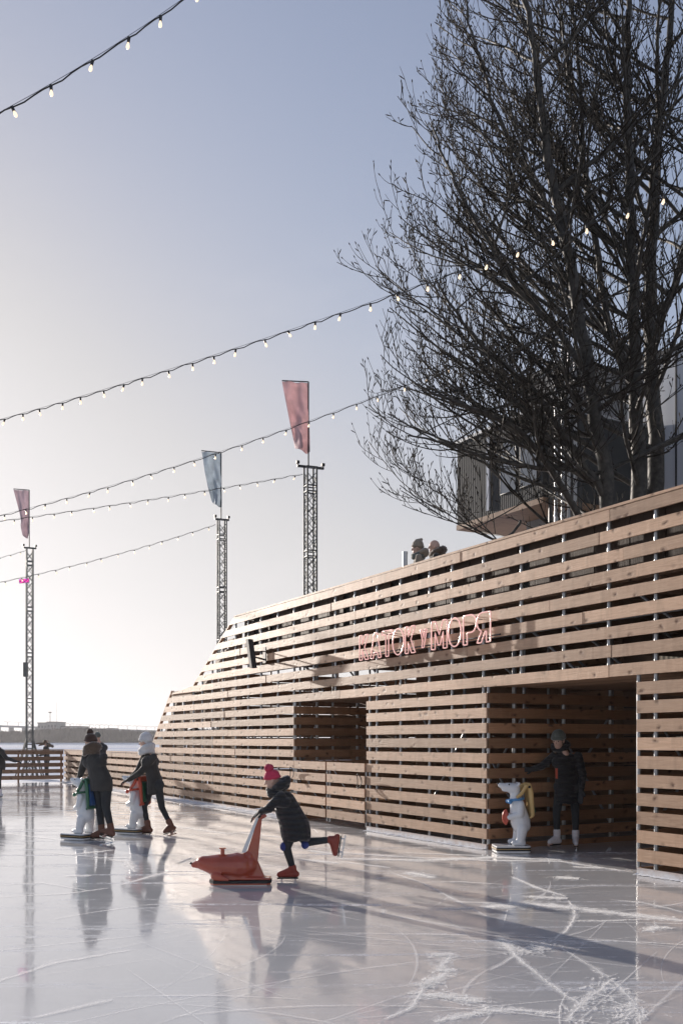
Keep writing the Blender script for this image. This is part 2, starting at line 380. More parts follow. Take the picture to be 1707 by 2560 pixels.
def bay_mat():
    m, t, b, N, L = newmat('frozen_bay')
    v = coords(t, (.25, 1, 1)); f = noise(t, v, .02, 5, .6); g = noise(t, coords(t), .6, 4)
    c = mixc(t, ramp(t, f, [(.44, 0.), (.56, 1.)]), (.40, .47, .62), (.74, .76, .80)); c = mixc(t, mth(t, 'MULTIPLY', g, .3), c, (.6, .62, .68))
    L.new(c, b.inputs['Base Color']); b.inputs['Roughness'].default_value = .45; bump(t, b, g, .5, .2)
    return m
M['bay'] = bay_mat()

# ------------------------------------------------------------------ wall frame: local x runs away along the wall, local y toward the rink
D = Vector((-.4726, .8813, 0)); NO = Vector((-.8813, -.4726, 0)); P0 = Vector((3.64, 10.62, 0))
WA = math.atan2(D.y, D.x)
def yd(x): return 23228 / (x + 481)
def U(x): return (yd(x) - 10.62) / .8813
def UO(x, off):                       # along-wall place of photo column x on a plane 'off' metres in front of the wall
    k = (x - CX) / F; return (k * (P0.y + NO.y * off) - P0.x - NO.x * off) / (D.x - k * D.y)
def wloc(u, y=0, z=0): return P0 + D * u + NO * y + Vector((0, 0, z))
UR0, UR1 = U(1590), U(1214.5)          # recess
UW0, UW1 = U(915), U(734)              # serving hatch with gate below
LOW = [.075 + .2087 * k for k in range(11)]
UPP = [2.385, 2.61, 2.83, 3.05, 3.27, 3.49, 3.71, 3.955, 4.20]
FENCE_END = 29.0
def uend(z):
    if z > 2.77: return 12.72 + (4.2 - z) / 1.43 * 2.74
    if z > 1.30: return 16.98 + (2.774 - z) / 1.474 * 1.72
    return FENCE_END

# ------------------------------------------------------------------ ground
b = MB(); b.add([(-2600, -40, -.6), (2600, -40, -.6), (2600, 2600, -.6), (-2600, 2600, -.6)], [(0, 1, 2, 3)])
tag(b.build('frozen_bay', M['bay']), kind='structure')
c1 = wloc(FENCE_END + .05); q1 = c1 + NO * 26
b = MB(); rink = [wloc(-12, -8), wloc(12.5, -8), wloc(12.5, -.5), wloc(FENCE_END + .1, -.5), wloc(FENCE_END + .1, 26), wloc(-12, 26)]
b.add([(p.x, p.y, 0) for p in rink] + [(p.x, p.y, -.7) for p in rink], [tuple(range(6)), tuple(range(6, 12))[::-1]] + [(i, (i + 1) % 6, 6 + (i + 1) % 6, 6 + i) for i in range(6)])
tag(b.build('ice_rink_ground', M['ice']), kind='structure')
b = MB(); up = [wloc(-30, -60, -.3), wloc(16, -60, -.3), wloc(16, -8.01, -.3), wloc(-30, -8.01, -.3)]
b.add(up, [(0, 1, 2, 3)]); tag(b.build('snowy_yard_ground', M['snow']), kind='structure')
b = MB(); up = [wloc(FENCE_END + .15, -14, -.12), wloc(FENCE_END + 9, -14, -.12), wloc(FENCE_END + 9, 26, -.12), wloc(FENCE_END + .15, 26, -.12)]
b.add(up, [(0, 1, 2, 3)]); tag(b.build('shore_path', M['snow']), kind='structure')

# ------------------------------------------------------------------ timber wall
pav = empty('slatted_timber_wall', P0, WA)
tag(pav, 'long slatted timber wall with galvanised posts behind its boards and a slanted far end, right of the ice', 'slatted wall')
TH = .028
def row(mb, top, u0, u1, y=0, h=.14, slant=True, seg=(2.6, 4.6)):
    u = u0
    while u < u1 - .05:
        e = min(u1, u + rnd.uniform(*seg))
        if u1 - e < .8: e = u1
        last = e == u1 and slant
        dt = (uend(top) - e) if last else 0; db = (uend(top - h) - e) if last and top < 4.3 else 0
        if abs(dt) > 3 or abs(db) > 3: dt = db = 0
        j = rnd.uniform(-.004, .004); t0 = top + rnd.uniform(-.004, .004); t1 = top + rnd.uniform(-.004, .004)
        a, c = u + .002, e - .002
        mb.hexa([(a, y - TH + j, t0 - h), (c + db, y - TH + j, t1 - h), (c + db, y + j, t1 - h), (a, y + j, t0 - h),
                 (a, y - TH + j, t0), (c + dt, y - TH + j, t1), (c + dt, y + j, t1), (a, y + j, t0)])
        u = e
cl = MB()
for z in UPP: row(cl, z, -6, uend(z))
for i, z in enumerate(LOW):
    row(cl, z, -6, UR0, slant=False)
    row(cl, z, UR1, UW0, slant=False)
    ue = uend(z)
    row(cl, z, UW1, ue if z > 1.2 else 18.9, slant=z > 1.2)
cl.build('board_cladding', M['wood'], pav)
# capping plank on the top edge and on the raked ends
cp = MB(); cp.box(-6, 12.66, -.16, .004, 4.206, 4.236)
cp.hexa([(12.72, -.10, 4.2), (15.46, -.10, 2.77), (15.46, -.02, 2.77), (12.72, -.02, 4.2), (12.75, -.10, 4.215), (15.49, -.10, 2.785), (15.49, -.02, 2.785), (12.75, -.02, 4.215)])
cp.hexa([(16.98, -.10, 2.774), (18.7, -.10, 1.30), (18.7, -.02, 1.30), (16.98, -.02, 2.774), (17.01, -.10, 2.79), (18.73, -.10, 1.316), (18.73, -.02, 1.316), (17.01, -.02, 2.79)])
cp.build('capping_plank', M['wood'], pav)
bd = MB(); bd.box(15.46, 16.98, -.10, -.03, 2.60, 2.76); bd.build('end_beam', M['wood_in'], pav)
# posts
pm = {}
def post(u, y, z0, z1, r=.024, name='post'):
    k = (round(z1 - z0, 2), r)
    if k not in pm:
        m_ = MB(); m_.tube((0, 0, 0), (0, 0, z1 - z0), r, n=10); pm[k] = m_.mesh('post', True)
    o = link(name, pm[k], None, pav)
    if not pm[k].materials: pm[k].materials.append(M['galv'])
    o.location = (u, y, z0)
px = [427, 453, 476, 498, 523, 550, 581, 612, 644, 686, 726, 775, 829, 877, 932, 991, 1063, 1119, 1197, 1291, 1397, 1509, 1626]
us = sorted(U(x + 3) for x in px) + [U(400)]
us = [us[0] - .77 * k for k in range(6, 0, -1)] + us
def ztop(u):
    if u < 12.72: return 4.13
    if u < 15.46: return 4.2 - (u - 12.72) / 2.74 * 1.43 - .08
    if u < 16.98: return 2.70
    if u < 18.7: return 2.774 - (u - 16.98) / 1.72 * 1.474 - .08
    return 1.1
for u in us:
    lo = 0
    if UR0 < u < UR1: lo = 2.25
    if UW0 - .02 < u < UW1 + .02: lo = 2.25
    post(u, -.058, lo, ztop(u))
for u in (UR0 + .03, UR1 + .03, UW0 - .03, UW1 + .04): post(u, -.062, 0, 2.25)
# thin second row of posts with diagonal tubes
i = 0; ug = -5
while ug < 15.5:
    if not (UR0 - .1 < ug < UR1 + .1 or UW0 - .1 < ug < UW1 + .1): post(ug, -1.25, 0, min(3.4, ztop(ug)), .024, 'inner_post')
    post(ug, -3.0, 0, min(3.4, ztop(ug)), .024, 'inner_post')
    ug += 1.54; i += 1
br = MB(); ug = -5
while ug < 14:
    for y in (-.35, -1.28, -3.0):
        if not (y > -2 and (UR0 - 1.4 < ug < UR1 or UW0 - 1.4 < ug < UW1)):
            br.tube((ug, y, .15), (ug + 1.5, y, 2.0), .02); br.tube((ug + 1.5, y - .03, .15), (ug, y - .03, 2.0), .02)
        if ug < 11: br.tube((ug, y, 2.3), (ug + 1.5, y, 3.3), .02)
    ug += 1.54 * 1.5
for y in (-.1, -1.3, -3.05): br.tube((-6, y, 2.93), (13.4, y, 2.93), .024)
br.tube((-6, -.1, 3.02), (10.9, -.1, 3.02), .03)
br.build('diagonal_bracing', M['galv'], pav)
# terrace deck and the parapet lining behind the upper boards
dk = MB(); y = -.20
while y > -7.9:
    dk.box(-6, 12.9, y - .17, y, 3.36, 3.40); y -= .19
dk.build('deck_planks', M['wood_in'], pav)
jo = MB(); 
for k in range(13): jo.box(-5.5 + k * 1.5, -5.42 + k * 1.5, -7.9, -.2, 3.16, 3.35)
jo.build('deck_joist', M['wood_in'], pav)
d2 = MB(); d2.box(13.0, 16.9, -7.8, -.2, 1.68, 1.72); d2.build('lower_deck', M['wood_in'], pav)
bp = MB(); bp.box(-6, 12.5, -.205, -.185, 3.42, 4.16)  # black sheet added behind the lining to keep sky out of its gaps
bp.build('added_dark_sheet', M['black'], pav)
cw = MB()  # cross walls added inside to block sky light seen between the boards
for (u_, y0, y1, z1) in ((13.2, -.4, -7.7, 3.1), (6.2, -.6, -7.7, 3.15), (-2.2, -.6, -7.7, 3.15), (9.2, -3.1, -7.7, 3.15)):
    z = .13
    while z < z1:
        cw.box(u_, u_ + .03, y0, y1, z - .165, z); z += .18
cw.build('added_light_block', M['wood_in'], pav)
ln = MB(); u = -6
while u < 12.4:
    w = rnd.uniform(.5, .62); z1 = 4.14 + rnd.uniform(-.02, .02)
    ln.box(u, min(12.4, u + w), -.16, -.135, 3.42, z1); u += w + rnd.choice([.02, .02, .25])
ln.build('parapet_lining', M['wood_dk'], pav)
# recess side walls, soffits, back wall
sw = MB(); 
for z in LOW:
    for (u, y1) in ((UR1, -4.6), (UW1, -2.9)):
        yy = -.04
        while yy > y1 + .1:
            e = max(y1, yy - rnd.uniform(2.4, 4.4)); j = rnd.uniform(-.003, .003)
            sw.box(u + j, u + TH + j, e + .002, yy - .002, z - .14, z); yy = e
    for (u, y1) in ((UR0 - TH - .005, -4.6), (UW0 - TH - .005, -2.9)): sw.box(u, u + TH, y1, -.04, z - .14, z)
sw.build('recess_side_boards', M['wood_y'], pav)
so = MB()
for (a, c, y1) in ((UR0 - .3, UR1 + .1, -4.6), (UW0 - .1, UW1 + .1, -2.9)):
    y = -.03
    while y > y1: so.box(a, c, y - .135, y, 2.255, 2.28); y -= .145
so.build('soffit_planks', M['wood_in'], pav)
for k in range(5):
    post(UR1 + .09, -.55 - k * .9, 0, 3.3, .03, 'inner_post')
    if k < 3: post(UW1 + .09, -.55 - k * .9, 0, 3.3, .03, 'inner_post')
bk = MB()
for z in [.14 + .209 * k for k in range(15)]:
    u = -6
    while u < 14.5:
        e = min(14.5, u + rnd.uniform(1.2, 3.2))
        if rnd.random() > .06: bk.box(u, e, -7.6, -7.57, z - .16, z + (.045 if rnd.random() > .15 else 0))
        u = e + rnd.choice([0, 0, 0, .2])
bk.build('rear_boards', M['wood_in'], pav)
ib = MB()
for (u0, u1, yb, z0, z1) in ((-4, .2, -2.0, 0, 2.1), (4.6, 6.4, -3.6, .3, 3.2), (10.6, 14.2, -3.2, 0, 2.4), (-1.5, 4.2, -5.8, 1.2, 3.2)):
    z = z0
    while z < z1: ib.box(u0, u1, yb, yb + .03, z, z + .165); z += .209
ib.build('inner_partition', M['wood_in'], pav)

# bar gate below the hatch: two leaves of five boards with X tubes
def gate(u0, u1, lab):
    g = empty('boarded_gate', wloc(u0), WA); tag(g, lab, 'gate', 'gate leaves under the hatch')
    L_ = u1 - u0 - .03; m_ = MB()
    for k in range(5):
        z = 1.12 - k * .213; m_.box(.01, L_, -.01, .02, z - .145, z)
    m_.build('board_panel', M['wood'], g)
    for xx in (.03, L_ - .03):
        fr = MB(); fr.tube((xx, -.035, .05), (xx, -.035, 1.1), .02); fr.build('gate_post', M['galv'], g)
    x_ = MB(); x_.tube((.03, -.06, .12), (L_ - .03, -.06, 1.05), .014)
    x_.build('brace', M['galv'], g)
    return g
um = U(817)
gate(UW0 + .02, um, 'boarded gate leaf under the hatch, nearer of the two, rope loop at its right')
gate(um + .02, UW1 - .02, 'boarded gate leaf under the hatch, farther of the two, behind the running child')
def rope(u, z, lab):
    m_ = MB(); pts = [(.0 + .07 * math.sin(a), .05 + .02 * math.cos(a * 2), .12 * math.cos(a)) for a in [k * math.pi / 9 for k in range(18)]]
    m_.path(pts, .008, 6, closed=True); o = m_.build('rope_loop', M['black']); o.location = wloc(u, .03, z); o.rotation_euler = (0, 0, WA)
    tag(o, lab, 'rope loop', 'rope loops on the gate posts')
rope(UW0 + .12, 1.0 - .18, 'dark rope loop hanging on the nearer end of the boarded gate')
rope(UW1 - .05, 1.0 - .12, 'dark rope loop hanging on the far end of the gate behind the child')

# low fence continuing along the rink, then turning the corner
fe = empty('low_board_fence', wloc(18.9), WA); tag(fe, 'low sunlit board fence running on from the far end of the slatted wall', 'fence')
fb = MB()
for z in [1.155 - .209 * k for k in range(6)]:
    u = 0
    while u < FENCE_END - 18.9 - .1:
        e = min(FENCE_END - 18.9, u + rnd.uniform(2.5, 4.5)); j = rnd.uniform(-.004, .004)
        fb.box(u + .002, e - .002, -TH + j, j, max(-.05, z - .14), z); u = e
fb.build('slat_panel', M['wood'], fe)
rl = MB(); rl.box(-.1, FENCE_END - 18.9, -.14, .01, 1.16, 1.19); rl.build('top_rail', M['wood'], fe)
pr = MB(); pr.box(-.03, .03, -.09, -.03, -.3, 1.15); pmm = pr.mesh('post', True); pmm.materials.append(M['wood_in'])
for k in range(14):
    o = link('post', pmm, None, fe); o.location = (.2 + k * .75, 0, 0)
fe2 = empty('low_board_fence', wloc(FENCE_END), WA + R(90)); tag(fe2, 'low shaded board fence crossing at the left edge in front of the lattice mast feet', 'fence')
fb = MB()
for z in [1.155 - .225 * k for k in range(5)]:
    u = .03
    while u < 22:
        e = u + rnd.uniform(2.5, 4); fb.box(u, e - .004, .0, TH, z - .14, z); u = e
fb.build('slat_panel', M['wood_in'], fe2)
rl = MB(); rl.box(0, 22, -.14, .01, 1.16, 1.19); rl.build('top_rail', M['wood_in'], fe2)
for k in range(15):
    o = link('post', pmm, None, fe2); o.location = (.1 + k * 1.5, .02, 0)
bk2 = MB()
for z in [.18 + .209 * k for k in range(19)]:
    u = 12.6
    while u < 18.9:
        e = min(18.9, u + rnd.uniform(.9, 2.6)); zt = z
        ue_ = min(uend(z + .06), 18.9) - .12
        if e > ue_: e = ue_
        if e - u > .1 and rnd.random() > .04: bk2.box(u, e - .01, -.17, -.145, z - .155, z + .05)
        if e >= ue_: break
        u = e + rnd.choice([0, 0, 0, .12])
bk2.build('inner_boards', M['wood_in'], pav)
fb = MB()
for z in [1.10 - .209 * k for k in range(6)]:
    u = 0.1
    while u < FENCE_END - 18.9 - .1:
        e = min(FENCE_END - 18.9, u + rnd.uniform(.8, 2.2)); fb.box(u, e - .01, -.125, -.10, max(-.1, z - .17), z + .035); u = e + rnd.choice([0, 0, .10])
fb.build('inner_boards', M['wood_in'], fe)
# snow swept against the foot of the boards
b = MB()
def berm(a, c, y0, h, w, n=60):
    vs = []; 
    for i in range(n + 1):
        u = a + (c - a) * i / n; hh = h * (.25 + .9 * rnd.random()); ww = w * (.4 + .9 * rnd.random())
        for (yy, zz) in ((y0 - .01, hh), (y0 + ww * .4, hh * .6), (y0 + ww, .004)):
            p = wloc(u, yy, zz); vs.append(p)
    fs = [(3 * i + k, 3 * i + k + 1, 3 * i + k + 4, 3 * i + k + 3) for i in range(n) for k in range(2)]
    b.add(vs, fs, 0, True)
berm(UR1 + .02, UW0, .003, .014, .09, 160); berm(-5, UR0, .003, .014, .08, 160); berm(UW1, FENCE_END - .1, .003, .04, .26, 260)
tag(b.build('swept_snow', M['snow']), 'thin line of swept snow along the foot of the boards', 'snow', kind='stuff')
# skate cuts: fine curved ribbons of shaved ice, and scattered shavings
def marks():
    b = MB(); r2 = random.Random(5)
    soft = []
    def ribbon(pts, w, j=.4, a_=1.):
        vs = []; zz = r2.uniform(.0015, .006)
        for i, p in enumerate(pts):
            q = pts[min(i + 1, len(pts) - 1)]; o = pts[max(i - 1, 0)]; dx, dy = q[0] - o[0], q[1] - o[1]; l = math.hypot(dx, dy) or 1
            ww = w * (1 - j + 2 * j * r2.random()) * math.sin(math.pi * (i + .4) / (len(pts) + .2)) ** .5 / 2
            vs += [(p[0] - dy / l * ww, p[1] + dx / l * ww, zz), (p[0], p[1], zz), (p[0] + dy / l * ww, p[1] - dx / l * ww, zz)]; soft.extend([0., a_, 0.])
        b.add(vs, [(3 * i + k + 1, 3 * i + k + 4, 3 * i + k + 3, 3 * i + k) for i in range(len(pts) - 1) for k in (0, 1)])
    for k in range(520):
        Y = 4.6 + 26 * r2.random() ** 1.5; X = r2.uniform(-.38, .36) * Y
        L_ = r2.uniform(.8, 3.6); a = r2.gauss(.15, .75); cur = r2.uniform(-.5, .5) * (r2.random() < .5); n = 16; pts = []
        for i in range(n):
            pts.append((X, Y)); X += math.cos(a) * L_ / n; Y += math.sin(a) * L_ / n; a += cur * L_ / n
        if r2.random() < .3: continue
        ribbon(pts, r2.choice([.004, .006, .008, .012, .02]) * (1 + Y / 20), .4, r2.choice([.25, .4, .7]))
    def gp(x, y): Y = CH * F / (y - HZ); return ((x - CX) * Y / F, Y)
    def stroke(ox, oy, sc, pts, w, fuzz, n):
        q = [gp(ox + x / sc, oy + y / sc) for x, y in pts]; d = []
        for i in range(len(q) - 1):
            for k in range(8): t_ = k / 8; d.append((q[i][0] + (q[i + 1][0] - q[i][0]) * t_ + r2.gauss(0, .004), q[i][1] + (q[i + 1][1] - q[i][1]) * t_ + r2.gauss(0, .006)))
        d.append(q[-1]); ribbon(d, w * 1.7, .5, .7); ribbon(d, max(w, .02) * 4., .6, .3)
        for _ in range(int(n * 2.4)):
            i = r2.randrange(len(d) - 1); X, Y = d[i]; a = math.atan2(d[i + 1][1] - Y, d[i + 1][0] - X) + r2.gauss(0, .5); X += r2.gauss(0, fuzz); Y += r2.gauss(0, fuzz); L_ = abs(r2.gauss(0, fuzz * 1.1)) + .008
            ribbon([(X + math.cos(a) * L_ * (j - 1.5) / 3, Y + math.sin(a) * L_ * (j - 1.5) / 3 + r2.gauss(0, .003)) for j in range(4)], r2.uniform(.25, 1.) * (fuzz * .42 + .004), .8, r2.uniform(.2, .85))
    RS = (850, 2050, 1.83); LS = (0, 2050, 1.845)
    for (o_, pts, w, fz, n) in (
        (RS, [(230, 240), (380, 290), (530, 370), (670, 440)], .014, .02, 20), (RS, [(730, 540), (800, 620), (880, 690), (1000, 780), (1100, 850)], .022, .02, 40), (RS, [(730, 540), (790, 600)], .06, .03, 40),
        (RS, [(200, 400), (200, 430), (330, 455), (600, 500)], .008, .01, 6), (RS, [(430, 625), (510, 612)], .06, .04, 40), (RS, [(500, 620), (455, 690)], .035, .04, 30), (RS, [(450, 692), (525, 684)], .06, .03, 30),
        (RS, [(490, 700), (380, 762), (455, 745)], .06, .04, 60), (RS, [(385, 760), (360, 800), (330, 860), (200, 915)], .012, .02, 20), (RS, [(360, 800), (500, 812), (650, 835)], .05, .05, 110), (RS, [(430, 925), (560, 900), (660, 878), (780, 870), (1000, 888)], .035, .03, 150),
        (RS, [(655, 845), (670, 880)], .02, .015, 10), (RS, [(1240, 730), (1340, 830), (1375, 935)], .014, .03, 50), (RS, [(1240, 730), (1160, 800), (1100, 845), (1030, 925)], .010, .06, 70), (RS, [(1280, 850), (1340, 870), (1300, 915)], .012, .06, 50),
        (RS, [(660, 402), (860, 388), (1050, 402)], .12, .07, 160), (RS, [(1050, 402), (1300, 432), (1568, 462)], .09, .06, 130), (RS, [(1080, 461), (1230, 462), (1400, 456)], .02, .02, 30), (RS, [(860, 352), (940, 356), (1040, 360)], .10, .04, 50),
        (RS, [(790, 262), (900, 312), (1030, 350)], .03, .03, 50), (RS, [(985, 262), (1090, 270)], .12, .05, 50), (RS, [(1400, 508), (1450, 492), (1520, 498)], .07, .04, 50), (RS, [(1240, 365), (1400, 382), (1600, 430)], .012, .015, 14),
        (RS, [(1040, 370), (1068, 400), (1070, 450), (1030, 510), (960, 560)], .012, .02, 30), (RS, [(850, 610), (950, 572)], .03, .06, 70), (RS, [(300, 240), (360, 250), (425, 266)], .09, .06, 50), (RS, [(145, 270), (235, 265)], .04, .03, 20), (RS, [(400, 285), (560, 284), (740, 296)], .018, .02, 20),
        (RS, [(0, 190), (230, 220)], .03, .02, 20), (RS, [(0, 178), (400, 186), (700, 172), (1010, 184)], .09, .09, 160), (RS, [(0, 150), (300, 170), (700, 186), (1000, 190), (1340, 240)], .05, .06, 100), (RS, [(300, 150), (700, 168)], .03, .03, 40), (RS, [(930, 160), (1350, 150)], .012, .01, 5), (RS, [(930, 178), (1350, 176)], .015, .01, 10),
        (RS, [(1060, 215), (1200, 222)], .05, .03, 30), (RS, [(470, 408), (620, 404)], .04, .03, 30), (RS, [(520, 376), (760, 384)], .012, .02, 20), (RS, [(1150, 690), (1230, 722)], .008, .01, 8), (RS, [(690, 690), (900, 560)], .007, .01, 8), (RS, [(1010, 585), (1230, 720)], .007, .01, 8),
        (LS, [(0, 357), (300, 342), (500, 315)], .02, .02, 40), (LS, [(500, 180), (590, 195), (622, 240)], .06, .05, 60), (LS, [(565, 300), (690, 262), (790, 235)], .035, .03, 50), (LS, [(305, 260), (425, 258)], .06, .03, 30), (LS, [(0, 300), (200, 290), (420, 330)], .01, .02, 10),
        (LS, [(0, 745), (250, 662), (600, 602)], .005, .01, 8), (LS, [(330, 160), (520, 140)], .05, .04, 30), (LS, [(200, 150), (430, 170)], .03, .03, 20), (LS, [(430, 175), (600, 176)], .05, .03, 20), (LS, [(820, 200), (900, 170)], .02, .03, 20), (LS, [(150, 915), (520, 830)], .004, .01, 10),
        (LS, [(1100, 60), (1500, 100), (1568, 130)], .06, .07, 70), (LS, [(800, 30), (1100, 70)], .06, .08, 50), (LS, [(1380, 180), (1568, 200)], .07, .05, 50), (LS, [(1420, 140), (1568, 160)], .07, .05, 40), (LS, [(0, 60), (260, 90)], .03, .05, 30), (LS, [(560, 60), (900, 90)], .05, .06, 40)): stroke(*o_, pts, w, fz, n)
    me_ = b.mesh('skate_marks'); at_ = me_.attributes.new('soft', 'FLOAT', 'POINT'); at_.data.foreach_set('value', soft)
    tag(link('skate_marks', me_, M['shav']), 'fine white skate cuts and shavings scattered over the ice', 'skate marks', kind='stuff')
def shav_mat():
    m, t, b, N, L = newmat('ice_shavings'); b.inputs['Base Color'].default_value = (.88, .89, .91, 1); b.inputs['Roughness'].default_value = .45
    b.inputs['Sheen Weight'].default_value = 1; b.inputs['Sheen Roughness'].default_value = .5
    v = coords(t); g = ramp(t, noise(t, v, 70, 4, .75), [(.34, .12), (.56, 1.)]); at_ = N.new('ShaderNodeAttribute'); at_.attribute_name = 'soft'
    a = mth(t, 'POWER', at_.outputs['Fac'], .8); L.new(mth(t, 'MULTIPLY', a, g, clamp=True), b.inputs['Alpha']); bump(t, b, noise(t, v, 90, 3), .6, .006); return m
M['shav'] = shav_mat()
marks()

# ------------------------------------------------------------------ far shore
sh = MB(); sh.add([(-700, 582, .3), (500, 582, .3), (900, 2600, 1.5), (-1600, 2600, 1.5), (-700, 581, -.8), (500, 581, -.8)], [(0, 1, 2, 3), (4, 5, 1, 0)])
tag(sh.build('far_shore_ground', M['snow']), kind='structure')
M['far_wood'] = simple('winter_wood', (.055, .05, .045), .9, 0, .5, .12)
wd = MB(); r3 = random.Random(8)
for k in range(5200):
    X = r3.uniform(-330, -60); Y = 586 + r3.random() * 34; h = (7.5 + 2.0 * r3.random() + 1.2 * math.sin(X * .07)) * (1 if r3.random() > .3 else .7)
    for q in range(3):
        w = r3.uniform(.5, 1.5); x0 = X + r3.gauss(0, .8); z0 = r3.uniform(0, h * .6); z1 = h * r3.uniform(.75, 1.)
        wd.add([(x0 - w, Y + r3.uniform(-1, 1), z0), (x0 + w, Y + r3.uniform(-1, 1), z0 + .3), (x0 + r3.gauss(0, w), Y, z1)], [(0, 1, 2)])
tag(wd.build('far_bank_wood', M['far_wood'], fix=False), 'grey leafless wood along the far bank of the frozen bay', 'wood', kind='stuff')
M['concrete_far'] = simple('far_concrete', (.26, .27, .28), .8, 0, .12, .3)
M['window_far'] = simple('far_window', (.08, .09, .10), .2, 0, .1, 1)
def fpx(x, y, Y): return P(x, y, Y)
def farbuilding(x0, x1, ytop, Y, dep, lab, wins):
    a, c = fpx(x0, ytop, Y), fpx(x1, ytop, Y); g = empty('distant_building', (a.x, Y, 0)); tag(g, lab, 'building')
    w = c.x - a.x; m_ = MB(); m_.box(0, w, 0, dep, 0, a.z); m_.build('wall', M['concrete_far'], g)
    m_ = MB(); m_.box(-.3, w + .3, -.3, dep + .3, a.z + .01, a.z + .5); m_.build('roof', M['dark_steel'], g)
    n = wins
    for k in range(n):
        m_ = MB(); q = w * (k + .5) / n; m_.box(q - w / n * .3, q + w / n * .3, -.06, .1, a.z - 3.2, a.z - 1.6); m_.build('window', M['window_far'], g)
    return g
farbuilding(95, 118, 1808, 640, 14, 'distant tall grey block on the far bank, its lit left face above the wood', 3)
farbuilding(118.5, 143, 1806, 632, 20, 'distant tall grey block joined to the right of the narrower one', 3)
farbuilding(143.5, 203, 1817, 640, 20, 'distant long low grey building right of the tall blocks', 10)
farbuilding(268, 284, 1822, 660, 14, 'small distant building behind the white-hatted skater', 2)
# viaduct with curved double lamps
va = empty('distant_viaduct', (0, 0, 0)); tag(va, 'distant viaduct deck running above the far wood', 'viaduct')
m_ = MB(); A = fpx(-60, 1811, 700); B = fpx(400, 1826, 700)
m_.hexa([(A.x, 700, A.z - 1.4), (B.x, 700, B.z - 1.4), (B.x, 712, B.z - 1.4), (A.x, 712, A.z - 1.4), (A.x, 700, A.z), (B.x, 700, B.z), (B.x, 712, B.z), (A.x, 712, A.z)])
m_.build('deck', M['concrete_far'], va)
for k in range(14):
    t = (k + .5) / 14; x = A.x + (B.x - A.x) * t; z = A.z + (B.z - A.z) * t; m_ = MB(); m_.box(x - .6, x + .6, 702, 710, 0, z - 1.41); m_.build('pier', M['concrete_far'], va)
lm = MB(); lm.path([(0, 0, 0), (0, 0, 1.2), (0, 0, 2.2)], .16, 5); lmM = lm.mesh('pole', True); lmM.materials.append(M['dark_steel'])
la = MB()
for s_ in (-1, 1): la.path([(s_ * .1, 0, 2.2), (s_ * 1.6, 0, 3.0), (s_ * 2.4, 0, 2.7), (s_ * 2.9, 0, 1.8)], .13, 5)
laM = la.mesh('curved_arm', True); laM.materials.append(M['dark_steel'])
k = 0
for x in (20, 47, 73, 152, 176, 201, 225, 249, 272, 296, 319, 343, 366, 388):
    t = (x + 60) / 460; g = empty('street_lamp', (fpx(x, 1811, 704).x, 704, A.z + (B.z - A.z) * t + .02))
    tag(g, 'tiny distant street lamp with two down-curved arms on the viaduct', 'street lamp', 'distant street lamps on the viaduct')
    link('pole', lmM, None, g); link('curved_arm', laM, None, g)
for x, y0, y1, r_ in ((126, 1787, 1806, .3), (143, 1757, 1806, .12)):
    a = fpx(x, y1, 636); c = fpx(x, y0, 636); m_ = MB(); m_.tube((0, 0, 0), (0, 0, c.z - a.z + 1.2), r_, r_ * .5, 6)
    if r_ > .2: m_.box(-.9, .9, -.3, .3, c.z - a.z + .6, c.z - a.z + 1.4)
    o = m_.build('rooftop_mast', M['dark_steel']); o.location = (a.x, 636, a.z + .51)
    tag(o, 'short mast with a floodlight head on the distant block roof' if r_ > .2 else 'thin tall needle mast on the distant block roof', 'mast')

